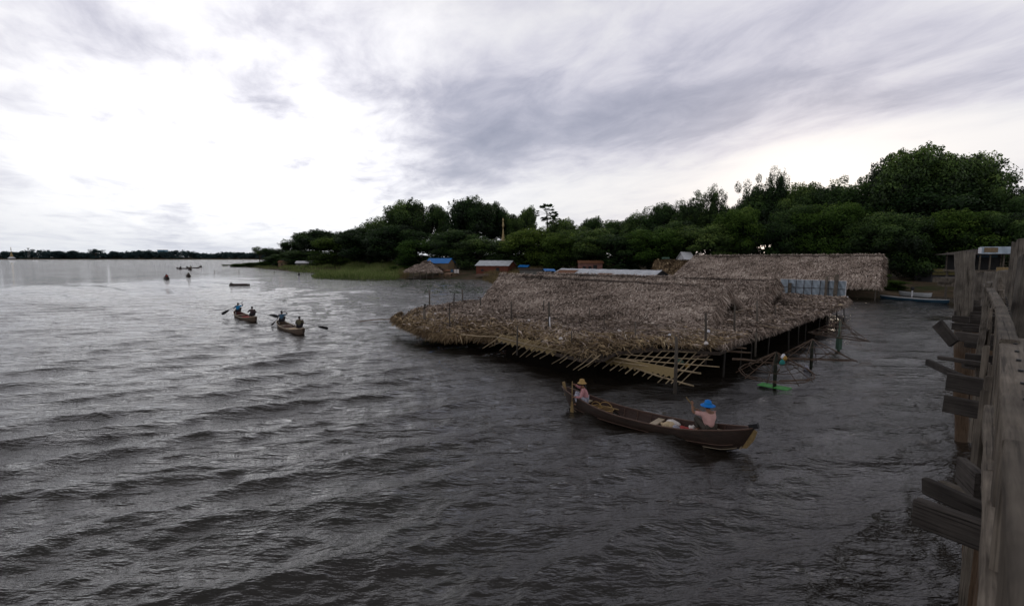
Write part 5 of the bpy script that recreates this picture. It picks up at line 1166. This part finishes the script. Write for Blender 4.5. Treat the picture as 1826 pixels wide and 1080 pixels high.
o=MB().tube([at(1390,679,.25),at(1445,677,.22)],.035,6).build('bamboo_stick',MAT['bamboo_dark']); tag(o,'brown pole lying level at the foot of the nearest parasol frame','stick')
o=MB().tube([at(640,573,.04),at(668,570,.12),at(702,569,.2)],.03,6).build('bamboo_stick',MAT['rope']); tag(o,'thin reddish pole reaching over the water from the left tip of the platform','stick')
# ------------------------------------------------------------------ bridge
br=empty('wooden_bridge',(2,2,0),math.radians(45),'old weathered wooden footbridge with handrail and thick piles along the right edge','bridge')
RH=H-.55; DK=3.95
def L2(v): return local(br,v)
rp=[(-1.2,-1.15),(.86,.86)]+[tuple(at(x,y,RH).to_2d()) for x,y in ((1808,800),(1803,690),(1797,600))]
rail_pts=[Vector((a,b,RH)) for a,b in rp]
far_rail=[at(x,y,RH) for x,y in ((1797,600),(1785,545),(1772,521),(1757,505),(1744,499))]
def shift(v,s): return v+Vector((s*.7071,-s*.7071,0))
# handrail: broad flat boards laid end to end
def edge(x,y,w,dz=0): p_=at(x,y,RH+.03+dz); return shift(p_,w/2)+Vector((0,0,-.03))
e0=edge(1802,1080,.125); e1=edge(1789,780,.125); dd_=(e0-e1).normalized()
seq=[e0+dd_*1.6,e0,e1,edge(1785,690,.125),edge(1783,600,.12)]
for i in range(len(seq)-1): plank('handrail',L2(seq[i]),L2(seq[i+1]),.125,.055,MAT['wood'],br,seg=10,wob=.002)
seq=[edge(1781,601,.088,.03),edge(1775,545,.088,.02),edge(1764,520,.088,.02),edge(1752,505,.088,.0)]
for i in range(len(seq)-1): plank('handrail',L2(seq[i]),L2(seq[i+1]),.088,.05,MAT['wood'],br,seg=8,wob=.004)
# lower rail: deep weathered plank on edge just above the deck
low=[(1786,1100),(1776,860),(1769,735)]
lowz=H-1.28
lpts=[at(x,y,lowz) for x,y in low]
lpts[0]=at(1796,1500,lowz)
for i in range(len(lpts)-1): plank('lower_rail',L2(lpts[i]),L2(lpts[i+1]),.11,.13,MAT['wood'],br,seg=8,wob=.006)
# rail posts (slats) between handrail and deck
def railpos(t):  # distance along the 45 degree line
    return Vector((t*.7071*1.0,t*.7071*1.0,0))
for i,t in enumerate((1.7,2.6,3.3,4.1,4.9,5.8,6.6,7.6,8.6,9.8,11.0,12.2,13.4,14.6,16,17.6,19.5)):
    p=shift(railpos(t),.09); lean_=random.uniform(-.05,.05)
    plank('rail_post',L2(Vector((p.x,p.y,DK-.45))),L2(Vector((p.x+lean_,p.y+lean_,RH-.03))),.10,.06,MAT['wood'],br,roll=random.uniform(-.2,.2),seg=5,wob=.004)
# deck
dk=MB(); t=-1.5; g=random.Random(9)
dirv=Vector((.7071,.7071,0)); 
while t<86:
    w=g.uniform(.17,.24); a=shift(dirv*t,.10); b_=shift(dirv*t,2.15+g.uniform(-.08,.08)); c=L2((a+b_)/2); c.z=DK-.03+g.uniform(-.008,.008)
    dk.box(c,(w-.015,(b_-a).length,.05)); t+=w
dk.build('deck',MAT['wood'],br)
for s_ in (.25,1.1,2.0):
    plank('stringer',L2(Vector(tuple(shift(dirv*-1.5,s_).to_2d())+(DK-.15,))),L2(Vector(tuple(shift(dirv*86,s_).to_2d())+(DK-.15,))),.12,.18,MAT['wood_dark'],br,seg=20)
# cross beams, ends projecting over the water
def beam(x1,y1,x2,y2,h,hgt,th=.09,mat='wood_dark',ext=1.6,inn=True):
    a=at(x1,y1,h); b_=at(x2,y2,h); d=(a-b_).normalized(); a2=a+d*(ext if inn else .05)
    dz=Vector((0,0,-hgt/2)); plank('cross_beam',L2(a2+dz),L2(b_+dz),th,hgt,MAT[mat],br,seg=8,wob=.004,chips=.01)
hb=H-1.60
beam(1750,928,1634,888,hb,.18); beam(1748,893,1652,851,hb-.02,.12,.06)
beam(1790,682,1691,664,hb,.24); beam(1752,716,1684,704,hb-.22,.22)
beam(1788,636,1722,629,hb,.22,ext=.8); beam(1724,641,1675,634,hb-.05,.06,ext=.3)
beam(1782,598,1704,591,hb,.20); beam(1772,563,1730,561,hb+.05,.22)
beam(1740,578,1698,575,hb-.1,.18); beam(1742,566,1700,562,hb-.1,.18)
beam(1745,545,1706,543,hb,.22); beam(1742,535,1712,533,hb,.2); beam(1700,660,1655,640,hb-1.0,.16,ext=.8)
for (x1,y1,x2,y2) in ((1702,612,1672,577),(1748,870,1716,838)):
    a=at(x1,y1,hb-.1); b_=atd(x2,y2,a.y+.35); plank('brace',L2(a),L2(b_),.07,.22,MAT['wood_dark'],br,seg=5)
a=at(1742,888,hb-.5); plank('brace',L2(a),L2(atd(1680,868,a.y+.3)),.07,.12,MAT['pile'],br)
beam(1738,556,1702,554,hb+.02,.16,.07); beam(1748,584,1716,582,hb-.12,.12,.06); beam(1745,548,1716,546,hb+.12,.1,.05); beam(1752,612,1722,608,hb-.15,.12,.07); beam(1764,652,1716,644,hb-.32,.12,.06)
for (x_,y_,h0,w_) in ((1754,730,2.9,.07),(1760,700,2.7,.05),(1752,660,2.8,.09),(1757,625,2.6,.07),(1761,605,2.6,.06),(1750,590,2.6,.10),(1763,575,2.7,.08),(1746,760,2.2,.06)):
    p=at(x_,y_,hb); plank('upright_board',L2(Vector((p.x-.02,p.y,h0-1.2))),L2(Vector((p.x+.02,p.y,hb+.35))),w_,.035,MAT['wood'],br,roll=.6,seg=6,wob=.004,chips=.02)
for (x_,y_) in ((1782,780),(1786,860),(1779,730),(1776,690),(1774,650),(1772,625)):
    p=at(x_,y_,DK-.1); plank('rail_slat',L2(Vector((p.x+.03,p.y,DK-.4))),L2(Vector((p.x+.05,p.y+.05,RH-.04))),.05,.03,MAT['wood'],br,roll=.5,seg=5,wob=.004)
for k in range(26):    # bolts through handrail and lower rail
    t_=.95+k*.32; p=shift(railpos(t_),.11); o=MB().tube([(0,0,-.004),(0,0,.008)],.010,8).build('bolt',MAT['black'],br); o.location=L2(Vector((p.x,p.y,RH+.029)))
# piles: thick old trunks in pairs, tops standing above the deck
def pile(px,py,h,wd,top,label=None,lean_=0,dp=None,tz=0,off=None,back=True,name='pile'):
    p=at(px,py,h); pz=dp if dp is not None else -1.5
    plank(name,L2(Vector((p.x+lean_,p.y,pz))),L2(Vector((p.x,p.y,top))),wd,wd*.9,MAT['pile'],br,seg=12,wob=.018,round_=True,taper=.92,chips=.05)
pile(1752,790,2.8,.22,hb-.05)
# large pile tops beyond the near rail
q0=at(1713,785,0); q1=atd(1721,449,q0.y); q0=q0+(q0-q1)*.25; plank('pile',L2(q0),L2(q1),.26,.26,MAT['pile'],br,seg=18,wob=.02,round_=True,chips=.05,taper=1.75)
pl_=atd(1756,556,8.2); plank('side_board',L2(Vector((pl_.x-.02,pl_.y,DK-.5))),L2(Vector((pl_.x+.02,pl_.y,atd(1756,503,8.2).z))),.36,.08,MAT['pile'],br,seg=12,wob=.015,round_=False,chips=.02)
pl_=atd(1816,560,5.6); plank('pile',L2(Vector((pl_.x-.02,pl_.y,-1.5))),L2(Vector((pl_.x+.18,pl_.y,atd(1826,462,5.6).z))),.42,.36,MAT['pile'],br,seg=14,wob=.02,round_=True,chips=.06)
for px,y,D,w,tp in ((1748,505,20,.42,487),(1768,508,17,.5,486),(1790,512,15,.5,484),(1806,470,13,.16,432),(1822,470,12,.3,428),(1735,503,26,.5,497),(1780,500,24,.4,489)):
    p=atd(px,y,D); plank('pile',L2(Vector((p.x-.1,p.y,-1.2))),L2(Vector((p.x,p.y,atd(px,tp,D).z))),w,w*.85,MAT['pile'],br,seg=10,wob=.015,round_=w>.3,chips=.05)
for k in range(14):
    t_=28+k*4.2
    for s_ in (.1,2.2):
        p=shift(dirv*t_,s_); plank('pile',L2(Vector((p.x,p.y,-1))),L2(Vector((p.x+random.uniform(-.1,.1),p.y,DK+random.uniform(-.05,.5)))),.32,.3,MAT['pile'],br,seg=6,wob=.015,round_=True)
# ------------------------------------------------------------------ pavilion at the far end of the bridge
def pavilion():
    c=atd(1766,484,60); r=empty('pavilion',(c.x,c.y,DK-.1),math.radians(-14),'open timber pavilion with blue grey banner along its roof at the bridge end','pavilion')
    r.scale=(.86,.86,.92); w=7.4; MB().box((0,1.5,-.1),(w,5,.2)).build('floor',MAT['wood'],r)
    for x in (-3.4,-1.9,-.7,.9,1.7,2.9,3.5): MB().box((x,-.9,1.25),(.14,.14,2.5)).build('post',MAT['wood'],r)
    for x in (-3.4,0,3.4): MB().box((x,3.8,1.25),(.14,.14,2.5)).build('post',MAT['wood'],r)
    mb=MB(); h=2.5
    mb.add([(-4.7,-1.5,h-.40),(5.0,-1.5,h-.40),(5.0,4.6,h-.4),(-4.7,4.6,h-.4),(-1.5,1.3,h+.35),(2.4,1.3,h+.35)],[(0,1,5,4),(1,2,5),(2,3,4,5),(3,0,4)]); mb.build('roof',MAT['thatch_base'],r)
    mb=MB(); k=20; V=[];Fs=[]
    for i in range(k+1):
        for j in range(4): V.append((-2.5+5.3*i/k,-1.72+.04*math.sin(i*1.3+j),h-.30+.31*j))
    for i in range(k):
        for j in range(3): a=i*4+j; Fs.append((a,a+4,a+5,a+1))
    link('banner',np_mesh('banner',V,Fs,smooth=True),MAT['silver'],r); MB().box((-1.2,-1.79,h+.2),(1.6,.02,.62)).build('banner_patch',MAT['bamboo_wall'],r); MB().box((-2.5,-1.78,h+.15),(.4,.03,.75)).build('banner_end',MAT['white_plastic'],r); MB().box((2.8,-1.78,h+.2),(.2,.03,.85)).build('banner_end',MAT['white_plastic'],r)
    for i in range(5): MB().box((1.9+.0,-.8,.35+.42*i),(.9,.05,.05)).build('ladder_rung',MAT['wood'],r)
    MB().box((-3.0,-.9,.95),(1.0,.08,.07)).build('railing',MAT['wood'],r)
    for i in range(7): MB().box((-3.4+.15*i,-.9,.5),(.05,.05,.9)).build('baluster',MAT['wood'],r)
    MB().box((.2,1.2,1.9),(2.4,.1,.35)).build('blue_awning',MAT['boat_blue'],r); MB().box((-3.3,-1.0,-.35),(1.6,.4,.3)).build('beam_end',MAT['wood'],r)
    MB().box((0,3.85,1.2),(7,.1,2.4)).build('back_wall',MAT['dark_wall'],r)
    for x in (-3.3,-1,1.2,3.4):
        for y in (-.6,3.6): MB().tube([(x,y,-5),(x,y,-.1)],.14,7).build('stilt',MAT['pole'],r)
pavilion()
for i,(px,py,w,hh) in enumerate(((1697,499,2.4,.5),(1702,507,2.0,.35))):
    p=atd(px,py,48); o=MB().box((0,0,0),(w,1.6,hh)).build('landing_stage',MAT['wood']); o.location=p; tag(o,('upper','lower')[i]+' grey timber landing stage left of the bridge pavilion','landing stage')
for px,py,mat,lab in ((1795,470,'ochre','dull orange crate on the bridge right of the pavilion posts'),):
    p=atd(px,py,40); o=MB().box((0,0,0),(1.0,.6,.7)).build('crate',MAT[mat]); o.location=p; o.location.z=DK+.35; tag(o,lab,'crate')
for o in list(bpy.data.objects):
    if o.get('group')=='' : del o['group']
